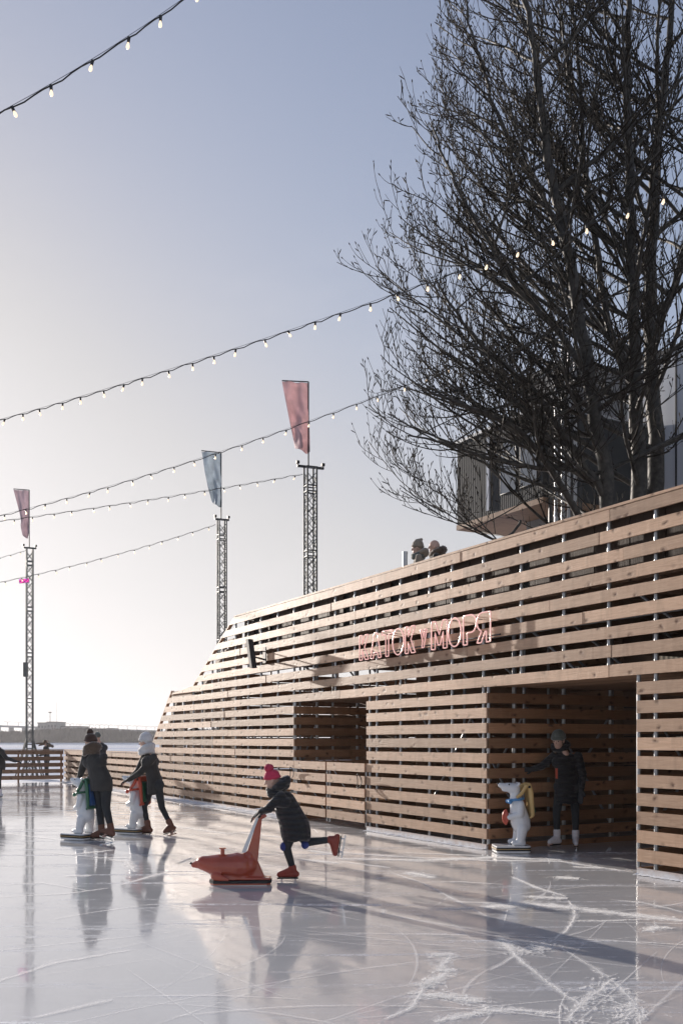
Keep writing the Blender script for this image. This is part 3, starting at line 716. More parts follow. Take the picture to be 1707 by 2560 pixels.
# ------------------------------------------------------------------ lattice masts
def mast(x, ytop, Y, wid, rot, lab, flagmat_, flaglab, fl, feet=False, arm=.27):
    top = P(x, ytop, Y); g = empty('lattice_mast', (top.x, Y, -.6), rot); tag(g, lab, 'mast', 'lattice masts round the rink')
    H = top.z + .6; h = wid / 2; r = .030
    cs = [(-h, -h), (h, -h), (h, h), (-h, h)]
    for (cx_, cy_) in cs:
        m_ = MB(); m_.tube((cx_, cy_, 0), (cx_, cy_, H), r, n=8); m_.build('chord', M['truss'], g)
    lt = MB(); z = .05; n = 0
    while z < H - .3:
        z2 = min(H - .05, z + .34)
        for i in range(4):
            a, c = cs[i], cs[(i + 1) % 4]
            if n % 2 == 0: lt.tube((*a, z), (*c, z2), .012, n=5)
            else: lt.tube((*c, z), (*a, z2), .012, n=5)
            if n % 2 == 0: lt.tube((*c, z + .03), (*a, z2 + .03), .012, n=5)
            else: lt.tube((*a, z + .03), (*c, z2 + .03), .012, n=5)
        z = z2; n += 1
        if n % 5 == 0:
            for zz in (z + .03, z + .20):
                for i in range(4): lt.tube((*cs[i], zz), (*cs[(i + 1) % 4], zz), .022, n=6)
            z += .23
    lt.build('lattice', M['truss'], g)
    ca = MB(); ca.box(-arm, arm, -.04, .04, H - .03, H + .03); ca.box(-h - .03, h + .03, -h - .03, -.041, H - .03, H); ca.build('cross_arm', M['dark_steel'], g)
    for s_ in (-1, 1):
        m_ = MB(); m_.box(s_ * (arm - .02) - .045, s_ * (arm - .02) + .045, -.05, .05, H + .07, H + .15); m_.box(s_ * (arm - .02) - .015, s_ * (arm - .02) + .015, -.015, .015, H + .031, H + .09); m_.build('spotlight', M['black'], g)
    if feet:
        for i, (cx_, cy_) in enumerate(cs):
            for q in (.5, .9):
                m_ = MB(); m_.tube((cx_ * 1.0, cy_, 2.2 if q > .6 else 1.5), (cx_ * (1 + q * 5), cy_ * (1 + q * 3), .0), .03, n=7); m_.build('brace_leg', M['truss'], g)
    # flag
    (xa, ya), (xb, yb), (xc, yc), (xd, yd_) = fl       # top-left, top-right, bottom-right, bottom-left corners
    base = P(xb, ytop, Y); f = empty('feather_flag', (base.x, Y, top.z + .035)); tag(f, flaglab, 'flag', 'flags on the masts')
    def loc(px_, py): q = P(px_, py, Y) - P(xb, ytop, Y); return q
    tr_ = loc(xb, yb); tl = loc(xa, ya); brr = loc(xc, yc); bl = loc(xd, yd_)
    m_ = MB(); m_.path([(0, 0, 0), (0, 0, tr_.z * .5), (tr_.x, 0, tr_.z + .03)], .022, 7); m_.path([(tr_.x, 0, tr_.z + .03), (tl.x, 0, tl.z + .03)], .018, 6); m_.build('pole', M['dark_steel'], f)
    nx, nz = 14, 30; vs = []
    for j in range(nz + 1):
        v_ = j / nz
        L_ = tl.lerp(bl, v_); R_ = tr_.lerp(brr, v_)
        bow = math.sin(v_ * math.pi) * .12
        for i in range(nx + 1):
            u_ = i / nx; p = L_.lerp(R_, u_)
            amp = (1 - u_ * .85) * (.06 + .20 * v_)
            sag = (math.sin(u_ * math.pi) * .10 + (1 - u_) * .02 * math.sin(9 * u_)) * v_ ** 4
            vs.append((p.x + bow * (1 - u_) * .5 * (bl.x - tl.x) * -.4, amp * math.sin(7 * u_ + 5 * v_ + x) + .035 * math.sin(15 * u_ - 8 * v_ + 2 * math.sin(5 * v_)) + .02 * math.sin(9 * u_ + 21 * v_) * v_, p.z - sag))
    m_.__init__(); m_.add(vs, [(j * (nx + 1) + i, j * (nx + 1) + i + 1, (j + 1) * (nx + 1) + i + 1, (j + 1) * (nx + 1) + i) for j in range(nz) for i in range(nx)], 0, True)
    o = m_.build('flag_cloth', flagmat_, f, fix=False); sl = o.modifiers.new('t', 'SOLIDIFY'); sl.thickness = .003
    return g, H, top
g1, H1, T1 = mast(75, 1370, 42.0, .25, R(24), 'far left lattice mast with splayed feet and a magenta display', M['flag_mauve'], 'small mauve pennant on the far left mast', [(35, 1226), (74, 1229), (74, 1342), (61, 1341)], True)
g2, H2, T2 = mast(555, 1299, 36.6, .27, R(22), 'middle lattice mast under the blue pennant, behind the raked wall end', M['flag_blue'], 'grey-blue pennant on the middle mast', [(504, 1131), (553, 1136), (555, 1270), (527, 1250)])
g3, H3, T3 = mast(776, 1168, 29.6, .29, R(22), 'nearest lattice mast under the pink pennant, above the wall top', M['flag_pink'], 'large dusty pink pennant on the nearest mast', [(705, 957), (771, 960), (775, 1133), (737, 1117)], arm=.42)
def ledpanel(c, w, h, d, rz, lab, tilt=0):
    g = empty('led_display', c, rz); g.rotation_euler = (0, tilt, rz); tag(g, lab, 'LED display')
    m_ = MB(); m_.box(-w / 2, w / 2, 0, d, -h / 2, h / 2); m_.build('housing', M['black'], g)
    dm = MB(); db_ = MB(); r4 = random.Random(3); nx, nz = 22, 8
    for i in range(nx):
        for j in range(nz):
            q = math.sin(i * 1.3 + (j // 2) * 2.1) + math.sin(i * .55 - j * .9)
            if q > -.3:
                x_ = -w / 2 + w * (i + .8) / (nx + .6); z_ = -h / 2 + h * (j + .8) / (nz + .6); s_ = w / nx * .42
                (dm if r4.random() > .25 else db_).box(x_ - s_, x_ + s_, -.012, -.001, z_ - s_, z_ + s_)
    dm.build('lit_dots', M['led'], g); db_.build('blue_dots', M['ledb'], g); return g
c = P(61, 1452, 41.6); ledpanel(c, .42, .17, .06, 0, 'small magenta LED display on the far left lattice mast', R(-5))
c = P(1428, 1088, 29.0); ledpanel(c, .30, .19, .06, R(12), 'small magenta LED display behind the tree branches', R(14))
c = P(65, 1674, 41.7); m_ = MB(); m_.box(-.07, .07, -.12, .12, -.30, .30); o = m_.build('grey_cabinet', M['truss']); o.location = c; tag(o, 'narrow grey control box strapped low on the far left mast', 'cabinet')

# ------------------------------------------------------------------ string lights
skt = MB(); skt.tube((0, 0, .005), (0, 0, -.055), .020, .017, 8); skM = skt.mesh('socket', True); skM.materials.append(M['black'])
blb = MB(); blb.path([(0, 0, -.055), (0, 0, -.066), (0, 0, -.085), (0, 0, -.105), (0, 0, -.122), (0, 0, -.128)], [.012, .013, .020, .021, .014, .003], 9); blM = blb.mesh('bulb', True); blM.materials.append(M['bulb'])
def string(p0, p1, mid_y, n, lab, seed):
    """p0, p1: world ends; mid_y: how far the middle hangs (m)"""
    g = empty('string_lights', p0); tag(g, lab, 'string lights', 'festoon lights over the rink'); rr = random.Random(seed)
    A = Vector((0, 0, 0)); B = p1 - p0; pts = []; N_ = n * 4
    for i in range(N_ + 1):
        t = i / N_; p = A.lerp(B, t); p.z -= 4 * mid_y * t * (1 - t); p.z += .014 * math.sin(i * math.pi / 2) + rr.gauss(0, .004); pts.append(p)
    m_ = MB(); m_.path(pts, .0085, 5); m_.build('cable', M['black'], g)
    st = MB(); q = []
    for i in range(n + 1):
        t = i / n; p = A.lerp(B, t); p.z -= 4 * mid_y * t * (1 - t) - .022; q.append(p)
    st.path(q, .003, 4); st.build('carrier_wire', M['dark_steel'], g)
    k = 0
    for i in range(2, N_, 4):
        p = pts[i].lerp(pts[i + rr.choice((-1, 1))], rr.random() * .45); ty = rr.gauss(0, .22)
        s_ = link('socket', skM, None, g); s_.location = p; s_.rotation_euler = (rr.gauss(0, .12), ty, 0)
        b_ = link('bulb', blM, None, s_); k += 1
def sag_for(p0, p1, x, y):            # the hang that takes the line through photo row y at column x
    lo = None
    for k in range(400):
        t = k / 400; p = p0.lerp(p1, t); px_ = CX + F * p.x / p.y
        if (px_ - x) * (CX + F * p0.x / p0.y - x) <= 0: break
    return (CH + F * 0 + p.z - (CH + (HZ - y) * p.y / F) - CH) / (4 * t * (1 - t))
def S_(a, b, m, sp, lab, seed):
    p0, p1 = P(*a), P(*b); s_ = sag_for(p0, p1, *m); n = int((p1 - p0).length / sp); string(p0, p1, s_, n, lab, seed)
S_((-900, 640, 9.6), (620, -120, 11.8), (205, 168), .5, 'nearest string of bulbs crossing the top left corner', 1)
S_((-900, 1240, 25.5), (1900, 395, 13.2), (892, 770), .5, 'long string of bulbs crossing the sky and the tree, second from the top', 2)
S_((-700, 1420, 26.5), (1160, 905, 22.0), (524, 1139), .55, 'string of bulbs passing in front of the pink pennant', 3)
S_((-700, 1385, 25.5), (757, 1186, 29.5), (313, 1259), .53, 'string of bulbs ending at the nearest lattice mast', 4)
S_((-600, 1545, 31.5), (539, 1312, 36.5), (250, 1398), .55, 'string of bulbs ending at the middle lattice mast', 5)
S_((-500, 1490, 35.0), (66, 1377, 41.9), (0, 1395), .5, 'short string of bulbs ending at the far left mast', 6)

# ------------------------------------------------------------------ sign of outlined letters
K_ = [(0, 0), (0, 1), (.3, 1), (.3, .62), (.62, 1), (1, 1), (.55, .52), (1, 0), (.62, 0), (.3, .40), (.3, 0)]
A_ = [(0, 0), (.36, 1), (.64, 1), (1, 0), (.74, 0), (.66, .22), (.34, .22), (.26, 0)]
T_ = [(0, 1), (1, 1), (1, .86), (.64, .86), (.64, 0), (.36, 0), (.36, .86), (0, .86)]
O_ = [(.5 + .5 * math.cos(t), .5 + .5 * math.sin(t)) for t in [k * math.pi / 12 for k in range(24)]]
u_l = [(0, 1), (.34, 1), (.52, .52), (.70, 1), (1, 1), (.55, 0), (.22, 0), (.36, .36)]
M_ = [(0, 0), (0, 1), (.26, 1), (.5, .5), (.74, 1), (1, 1), (1, 0), (.76, 0), (.76, .6), (.56, .14), (.44, .14), (.24, .6), (.24, 0)]
P_ = [(0, 0), (0, 1), (.62, 1)] + [(.62 + .38 * math.sin(t), .70 + .30 * math.cos(t)) for t in [math.pi * k / 8 for k in range(1, 8)]] + [(.62, .40), (.30, .40), (.30, 0)]
Y_ = [(1, 0), (1, 1), (.38, 1)] + [(.38 - .38 * math.sin(t), .70 + .30 * math.cos(t)) for t in [math.pi * k / 8 for k in range(1, 8)]] + [(.34, .38), (0, 0), (.32, 0), (.62, .36), (.70, .36), (.70, 0)]
sg = empty('neon_sign', wloc(UO(1226, .09), .09, 0), WA); tag(sg, 'pale pink outlined neon letters reading КАТОК у МОРЯ on the slatted wall', 'neon sign')
uB = UO(1226, .09)
LT = [('К', K_, 170, 248, 0), ('А', A_, 265, 357, 0), ('Т', T_, 365, 455, 0), ('О', O_, 458, 553, 0), ('К', K_, 567, 655, 0), ('у', u_l, 698, 755, 1), ('М', M_, 795, 930, 0), ('О', O_, 943, 1052, 0), ('Р', P_, 1072, 1185, 0), ('Я', Y_, 1190, 1308, 0)]
for (ch_, poly, a, c_, small) in LT:
    ua, uc = UO(850 + a / 3.484, .09), UO(850 + c_ / 3.484, .09)
    z0, hh = (2.845, .41) if not small else (2.90, .27)
    m_ = MB()
    pts = [((ua + (uc - ua) * qx) - uB, 0, z0 + qz * hh) for qx, qz in poly]
    dn = []
    for i, p in enumerate(pts):
        q = pts[(i + 1) % len(pts)]; n_ = 3 if len(poly) < 20 else 1
        for k in range(n_): dn.append(Vector(p).lerp(Vector(q), (k + .04 if k == 0 and n_ > 1 else k) / n_))
    m_.path(dn, .0105, 6, closed=True); le = m_.build('letter', M['neon'], sg)
    for i in range(0, len(pts), max(1, len(pts) // 3)):
        m_ = MB(); m_.tube((pts[i][0], -.01, pts[i][2]), (pts[i][0], -.085, pts[i][2]), .006, n=5); m_.build('standoff', M['dark_steel'], le)
m_ = MB()
m_.tube((-.15, -.05, 2.93), (UO(898, .09) - uB + .1, -.05, 2.93), .012); m_.build('mounting_rail', M['dark_steel'], sg)
# column loudspeaker on its bracket
us_ = UO(636, .28); sp = empty('column_loudspeaker', wloc(us_, .03, 0), WA); tag(sp, 'dark column loudspeaker bracketed out from the left part of the slatted wall', 'loudspeaker')
m_ = MB(); m_.hexa([(-.02, .20, 2.97), (.10, .20, 2.97), (.10, .31, 2.97), (-.02, .31, 2.97), (.02, .27, 3.55), (.14, .27, 3.55), (.14, .38, 3.55), (.02, .38, 3.55)]); m_.build('cabinet', M['dark_steel'], sp)
m_ = MB(); m_.tube((.05, 0, 3.15), (.05, .24, 3.20), .018); m_.tube((.05, 0, 3.32), (.05, .25, 3.30), .012); m_.box(-.02, .12, -.01, .012, 3.08, 3.40); m_.build('bracket', M['black'], sp)

# ------------------------------------------------------------------ building behind the tree (same bearing as the wall)
def corr(name, c1, c2, sc):
    m, t, b, N, L = newmat(name); v = coords(t); w = nd(t, 'ShaderNodeTexWave', Scale=sc, Distortion=0.); w.bands_direction = 'X'; L.new(v, w.inputs['Vector'])
    f = mixc(t, mth(t, 'MULTIPLY', noise(t, v, 1.5, 4), .6), c1, c2); L.new(f, b.inputs['Base Color']); b.inputs['Roughness'].default_value = .45; b.inputs['Metallic'].default_value = .2
    b.inputs['Specular IOR Level'].default_value = .2; b.inputs['Metallic'].default_value = 0; b.inputs['Roughness'].default_value = .8; bump(t, b, w.outputs['Fac'], .3, .02); return m
M['corr'] = corr('corrugated_dark_metal', (.045, .048, .05), (.075, .075, .072), 3.2)
M['panel_pale'] = corr('pale_metal_panel', (.66, .69, .74), (.56, .59, .64), .35)
M['panel_beige'] = corr('beige_cladding', (.30, .26, .20), (.24, .21, .16), 1.6)
M['concrete'] = simple('grey_concrete', (.25, .25, .245), .8, 0, .2, 1.5, .3, 20)
M['glass'] = simple('window_glass', (.20, .22, .25), .12, .2, .1, 1)
bl_ = empty('cantilevered_block', P(1143, 1852, 32), WA); tag(bl_, 'dark corrugated building block overhanging on a timber soffit behind the bare tree', 'building')
bl_.location.z = 0
m_ = MB(); m_.box(-4.2, 0, -4.6, 0, 8.43, 11.0); m_.build('corrugated_wall', M['corr'], bl_)
m_ = MB(); m_.box(-4.25, .02, -4.65, .03, 8.26, 8.42); m_.build('timber_soffit', M['wood_in'], bl_)
m_ = MB(); m_.box(-4.25, .06, -4.65, .06, 11.01, 11.10); m_.build('roof_edge', M['galv'], bl_)
m_ = MB(); m_.box(-1.75, -1.62, .005, .06, 8.55, 10.8); m_.build('pale_mullion', M['panel_pale'], bl_)
for k in range(2):
    m_ = MB(); u0 = -2.3 - k * .95
    arc = [(u0 - .75, 8.9), (u0, 8.9), (u0, 10.1)] + [(u0 - .375 + .375 * math.cos(a), 10.1 + .375 * math.sin(a)) for a in [math.pi * q / 6 for q in range(1, 6)]] + [(u0 - .75, 10.1)]
    m_.prism(arc, .004, .05); w_ = m_.build('window', M['glass'], bl_)
    f_ = MB(); f_.path([(x_, .03, z_) for x_, z_ in arc], .03, 5, closed=True); f_.build('window_frame', M['dark_steel'], w_)
tw = empty('concrete_tower', P(1365, 1852, 30), WA); tw.location.z = 0; tag(tw, 'narrow grey concrete stair tower behind the bare tree, left of the steel flues', 'tower')
m_ = MB(); m_.box(-.9, .95, -2.4, 0, -.3, 12.6); m_.build('shaft', M['concrete'], tw)
m_ = MB(); m_.box(-.95, 1.0, -2.45, .05, 12.61, 12.75); m_.build('coping', M['dark_steel'], tw)
for k, (x, y, r_) in enumerate(((1389, 870, .05), (1406, 862, .05), (1421, 880, .045), (1437, 872, .05))):
    a = P(x, y, 27.5 + k * .1); g = empty('steel_flue', (a.x, a.y, -.3)); tag(g, 'shiny vertical steel flue pipe behind the tree, beside the concrete tower', 'flue pipe', 'flue pipes beside the tower')
    m_ = MB(); m_.tube((0, 0, 0), (0, 0, a.z + .3), r_, n=12); m_.build('pipe', M['truss_light'], g)
    m_ = MB()
    for z in range(1, int(a.z)): m_.tube((0, 0, z), (0, 0, z + .05), r_ + .012, n=12)
    m_.build('collar', M['galv'], g)
fm = empty('steel_support_frame', P(1412, 1852, 28.2)); fm.location.z = -.3; tag(fm, 'dark steel lattice frame carrying the flue pipes beside the tower', 'frame')
for k in (-.42, .42):
    m_ = MB(); m_.box(k - .05, k + .05, -.05, .05, 0, 11.5); m_.build('upright', M['dark_steel'], fm)
for z in range(1, 12, 1):
    m_ = MB(); m_.box(-.36, .36, -.03, .03, z, z + .07); m_.build('rung', M['dark_steel'], fm)
hb = empty('pale_panelled_hall', P(1480, 1852, 33), WA); hb.location.z = 0; tag(hb, 'large hall of pale metal panels over beige cladding at the right edge behind the tree', 'building')
m_ = MB(); m_.box(-16, 0, -8, 0, 8.9, 13.2); m_.build('pale_wall', M['panel_pale'], hb)
m_ = MB(); m_.box(-16, -.02, -8, -.03, -.3, 8.89); m_.build('beige_wall', M['panel_beige'], hb)
m_ = MB(); m_.box(-16.1, .08, -8.1, .08, 13.21, 13.34); m_.build('roof_edge', M['dark_steel'], hb)
for k in range(9):
    m_ = MB(); m_.box(-1.8 * k - .04, -1.8 * k + .01, .002, .03, 8.95, 13.15); m_.build('panel_seam', M['dark_steel'], hb)

# ------------------------------------------------------------------ bare poplars
V0 = Vector
def tree(stems, crownfn, lab, seed, nprim, cx_):
    rr = random.Random(seed); g = empty('bare_poplar', (stems[0][0][0], stems[0][0][1], -.3)); tag(g, lab, 'tree', 'bare poplars behind the wall')
    o0 = Vector(g.location); trunk = MB(); VS = []; RS = []; segs = []
    def grow(p, d, L, r0, r1, curl, wob, n):
        pts = [p.copy()]; rs = [r0]; d = d.normalized()
        for i in range(n):
            d = d + Vector((0, 0, curl)) + Vector((rr.gauss(0, wob), rr.gauss(0, wob), rr.gauss(0, wob * .6))); d.normalize()
            p = p + d * (L / n); pts.append(p.copy()); rs.append(r0 + (r1 - r0) * (i + 1) / n)
        return pts, rs
    def along(pts, rs, t):
        f = t * (len(pts) - 1); i = min(int(f), len(pts) - 2); q = f - i
        return pts[i].lerp(pts[i + 1], q), (pts[i + 1] - pts[i]).normalized(), rs[i] + (rs[i + 1] - rs[i]) * q
    def side(d, az, ang):
        u = d.orthogonal().normalized(); w = d.cross(u); r_ = u * math.cos(az) + w * math.sin(az); return (d * math.cos(ang) + r_ * math.sin(ang))
    crown = MB(); limbs = MB()
    def emit(mb, pts, rs, n): mb.path([q - o0 for q in pts], rs, n)
    buds = []
    for stem in stems:
        sp_ = [Vector(p[:3]) for p in stem]; sr = [p[3] for p in stem]
        # smooth the polyline
        pts = []; rs = []
        for i in range(len(sp_) - 1):
            for k in range(5):
                t = k / 5; a = sp_[max(i - 1, 0)]; b_ = sp_[i]; c = sp_[i + 1]; e = sp_[min(i + 2, len(sp_) - 1)]
                q = .5 * ((2 * b_) + (c - a) * t + (2 * a - 5 * b_ + 4 * c - e) * t * t + (3 * b_ - a - 3 * c + e) * t ** 3)
                pts.append(q + Vector((rr.gauss(0, .02), rr.gauss(0, .02), 0))); rs.append(sr[i] + (sr[i + 1] - sr[i]) * t)
        pts.append(sp_[-1]); rs.append(sr[-1]); emit(trunk, pts, rs, 9)
        npr = int(nprim * len(stem) / 6); az = rr.random() * 6
        for k in range(npr):
            t = (k + rr.random()) / npr * .95 + .03; p, d, r_ = along(pts, rs, t)
            if p.z < 4.6 or (p.z < 6.6 and rr.random() < .4): continue
            az += 2.4 + rr.gauss(0, .4)
            ho = Vector((math.cos(az), math.sin(az) * .8, 0))
            if ho.x > .35 and rr.random() < .35: ho.x *= -1
            if ho.x > -.2 and rr.random() < .3: ho.x = -abs(ho.x) - .2
            ctr = V0((cx_ - .2, 21.8, 0)); reach = 1.0
            for _s in range(14):
                q_ = p + ho.normalized() * (reach + .4) ; q_.z = p.z + (reach + .4) * .75
                if math.hypot(q_.x - ctr.x, (q_.y - ctr.y) * 1.15) < crownfn(q_.z): reach += .4
                else: break
            if reach < 1.3 and rr.random() < .5: continue
            L = max(1.0, reach * 1.12 * rr.uniform(.82, 1.05))
            ang = rr.uniform(1.05, 1.35) if p.z < 9 else rr.uniform(.8, 1.1)
            d0 = (ho.normalized() * math.sin(ang) + Vector((0, 0, math.cos(ang))))
            r0 = min(r_ * .6, .012 + .0095 * L)
            bp, brs = grow(p, d0, L, r0, .009, .028, .05, 12); emit(limbs, bp, brs, 6)
            nsec = int(L * (2.1 if p.z < 9.5 else 2.5)) + 2
            for j in range(nsec):
                t2 = .10 + .9 * (j + rr.random()) / nsec; p2, d2, r2_ = along(bp, brs, t2)
                L2 = (rr.uniform(.7, 1.9)) * (1.15 - .55 * t2) * (.55 + .12 * L)
                dd = side(d2, rr.random() * 6.28, rr.uniform(.55, .85)) + Vector((0, 0, .22))
                sp2, srs = grow(p2, dd, L2, min(r2_ * .8, .012 + .0065 * L2), .0068, .085, .07, 6); emit(crown, sp2, srs, 4)
                nt_ = int(L2 * 3.3) + 2
                for q in range(nt_):
                    t3 = .12 + .88 * (q + rr.random()) / nt_; p3, d3, r3_ = along(sp2, srs, t3)
                    L3 = rr.uniform(.16, .60); de = side(d3, rr.random() * 6.28, rr.uniform(.5, 1.0)) + Vector((0, 0, .35))
                    tp, trs = grow(p3, de, L3, .0074, .0042, .24, .10, 3); emit(crown, tp, trs, 3)
                    if rr.random() < .75:
                        e = tp[-1]; dz = (tp[-1] - tp[-2]).normalized(); crown.path([e - o0, e + dz * .03 - o0, e + dz * .065 - o0], [.006, .016, .003], 4)
                    if rr.random() < .6:
                        e, dz, _ = along(tp, trs, .6); sd_ = side(dz, rr.random() * 6, .7); crown.path([e - o0, e + sd_ * .09 - o0, e + sd_ * .14 - o0], [.006, .014, .003], 3)
    trunk.build('trunk', M['bark'], g, fix=False); limbs.build('limbs', M['bark'], g, fix=False); crown.build('crown', M['twig'], g, fix=False)
def st(px_, Y, r0, r1, z0=0):         # a stem through photo points
    out = []
    for i, (x, y) in enumerate(px_):
        yy = Y[0] + (Y[1] - Y[0]) * i / (len(px_) - 1); p = P(x * 1.0887, y * 1.0887, yy); out.append((p.x, p.y, p.z, r0 + (r1 - r0) * i / (len(px_) - 1)))
    return out
def crownR(z):
    zs = [3, 5, 6.3, 7.5, 9.2, 12.1, 14.5, 16, 18, 21, 24]; rs_ = [2.4, 4.2, 5.0, 5.2, 5.4, 5.6, 5.2, 4.5, 4.1, 2.9, 1.2]
    return float(np.interp(z, zs, rs_))
def root(stem, bx, by): return [(bx, by, -.3, stem[0][3] * 1.35), (bx * .6 + stem[0][0] * .4, by * .6 + stem[0][1] * .4, 2.2, stem[0][3] * 1.15)] + stem
sA = root(st([(1395, 1150), (1365, 960), (1335, 760), (1300, 560), (1262, 380), (1235, 200), (1215, 60), (1190, -120), (1180, -300)], (20.5, 20.0), .155, .03), 5.4, 20.8)
sA2 = st([(1395, 1150), (1300, 1010), (1225, 900), (1130, 815), (1060, 740), (1000, 640)], (20.5, 19.0), .085, .018)
sA3 = st([(1330, 1190), (1262, 1075), (1190, 990), (1090, 940), (1010, 910), (950, 880)], (20.6, 18.6), .075, .016)
sA4 = st([(1425, 1170), (1330, 1085), (1230, 1075), (1110, 1050), (1010, 1015), (935, 1000)], (20.7, 19.5), .065, .014)
sA5 = st([(1400, 1185), (1300, 1175), (1200, 1130), (1120, 1120), (1040, 1075), (960, 1040)], (20.9, 20.6), .05, .012)
sA6 = st([(1350, 860), (1260, 740), (1170, 640), (1100, 520), (1035, 400), (990, 280)], (20.2, 19.2), .07, .015)
sA7 = st([(1300, 560), (1225, 420), (1160, 300), (1110, 170), (1075, 50), (1060, -90)], (20.1, 20.8), .06, .015)
sA8 = st([(1200, 1195), (1150, 1240), (1090, 1215), (1040, 1170), (1000, 1110)], (20.4, 20.0), .03, .010)
sB = root(st([(1465, 1125), (1458, 900), (1455, 700), (1448, 500), (1440, 300), (1440, 100), (1450, -100), (1455, -330)], (21.5, 21.5), .165, .03), 6.1, 21.5)
sB2 = st([(1458, 900), (1400, 760), (1370, 560), (1340, 380), (1330, 180), (1310, 0), (1300, -150)], (21.5, 22.5), .09, .02)
sC = root(st([(1508, 1108), (1498, 900), (1492, 700), (1500, 500), (1512, 300), (1535, 100), (1550, -120), (1560, -320)], (22.6, 23.0), .19, .03), 6.6, 22.6)
sC2 = st([(1492, 780), (1560, 620), (1600, 420), (1640, 200), (1680, 0), (1700, -200)], (22.8, 22.0), .10, .02)
tree([sA, sA2, sA3, sA4, sA6, sA7, sA8], crownR, 'leftmost bare poplar, leaning left with long low boughs toward the mast', 4, 17, 6.2)
tree([sB, sB2], crownR, 'middle bare poplar with one straight upright trunk', 7, 22, 6.6)
tree([sC, sC2], crownR, 'rightmost bare poplar, its thick dark trunk nearest the right edge', 9, 20, 7.0)

# ------------------------------------------------------------------ winter air
hz = MB(); hz.box(-1300, 700, -60, 2500, -2, 32); hm = bpy.data.materials.new('haze'); hm.use_nodes = True; hm.node_tree.nodes.clear()
ho_ = hm.node_tree.nodes.new('ShaderNodeOutputMaterial'); pv = hm.node_tree.nodes.new('ShaderNodeVolumePrincipled')
pv.inputs['Color'].default_value = (.93, .93, .96, 1); pv.inputs['Density'].default_value = .00028; pv.inputs['Anisotropy'].default_value = .3
hm.node_tree.links.new(pv.outputs[0], ho_.inputs['Volume'])
tag(hz.build('haze', hm), 'thin winter haze over the rink and the frozen bay', 'haze', kind='stuff')
# ------------------------------------------------------------------ people
V = Vector
def skate(g, ank, toe, mat, shaft=.13, r=.047, up=None, down=None, bladep=True):
    """one laced skate: boot, sole, steel blade under it"""
    a, t = V(ank), V(toe); f = (t - a); dn = V(down) if down else V((0, 0, -1)); dn = (dn - f.normalized() * dn.dot(f.normalized()) * .0).normalized()
    fw = (f - dn * f.dot(dn)); fl = fw.length; fw = fw / fl if fl > 1e-4 else V((-1, 0, 0)); sd_ = fw.cross(dn).normalized()
    sh = V(up) if up else a - dn * shaft
    heel = a + dn * .045 - fw * .035; tp = a + dn * .055 + fw * .15
    m_ = MB(); m_.cap(a, sh, r, r * 1.12); m_.cap(heel, tp, r * .9, r * .66); m_.cap(a + fw * .01, tp - dn * .01, r, r * .6)
    b_ = blob('boot', m_, mat, g, .010, 3)
    if bladep:
        s0 = heel + dn * (r * .9); s1 = tp + dn * (r * .72)
        m_ = MB()
        def slab(p, q, w, h, mm):
            vs = [p - sd_ * w, q - sd_ * w, q + sd_ * w, p + sd_ * w]; mm.hexa([v + dn * h for v in vs] + vs)
        slab(s0 - fw * .02, s1 + fw * .02, .026, .012, m_); m_.build('sole', M['black'], b_)
        m_ = MB(); slab(s0 + dn * .040 - fw * .03, s1 + dn * .036 + fw * .03, .0025, .018, m_)
        for q in (s0 + fw * .01, s1 - fw * .03): m_.tube(q + dn * .008, q + dn * .046, .011, .006, 7)
        m_.build('blade', M['blade'], b_)
    return b_
def hand(mb, w, d, palm_n, s=1.0, curl=.9):
    """palm with four fingers and a thumb, curled round what it holds"""
    w, d, n = V(w), V(d).normalized(), V(palm_n).normalized(); sd_ = d.cross(n).normalized()
    mb.cap(w, w + d * .055 * s, .026 * s, .032 * s, sd_, .55)
    for i, (L, o_) in enumerate(((.062, .026), (.072, .009), (.068, -.009), (.052, -.025))):
        p = w + d * .07 * s + sd_ * o_ * s; q = p + (d * math.cos(curl * .5) + n * math.sin(curl * .5)) * L * .5 * s; r_ = q + (d * math.cos(curl * 1.3) + n * math.sin(curl * 1.3)) * L * .5 * s
        mb.cap(p, q, .0095 * s, .009 * s, n=8, h=3); mb.cap(q, r_, .009 * s, .0075 * s, n=8, h=3)
    t0 = w + d * .02 * s + sd_ * .026 * s; t1 = t0 + (sd_ * .8 + d * .7 + n * .3).normalized() * .035 * s; mb.cap(t0, t1, .012 * s, .010 * s, n=8, h=3); mb.cap(t1, t1 + (d * .8 + n * .6).normalized() * .026 * s, .010 * s, .0085 * s, n=8, h=3)
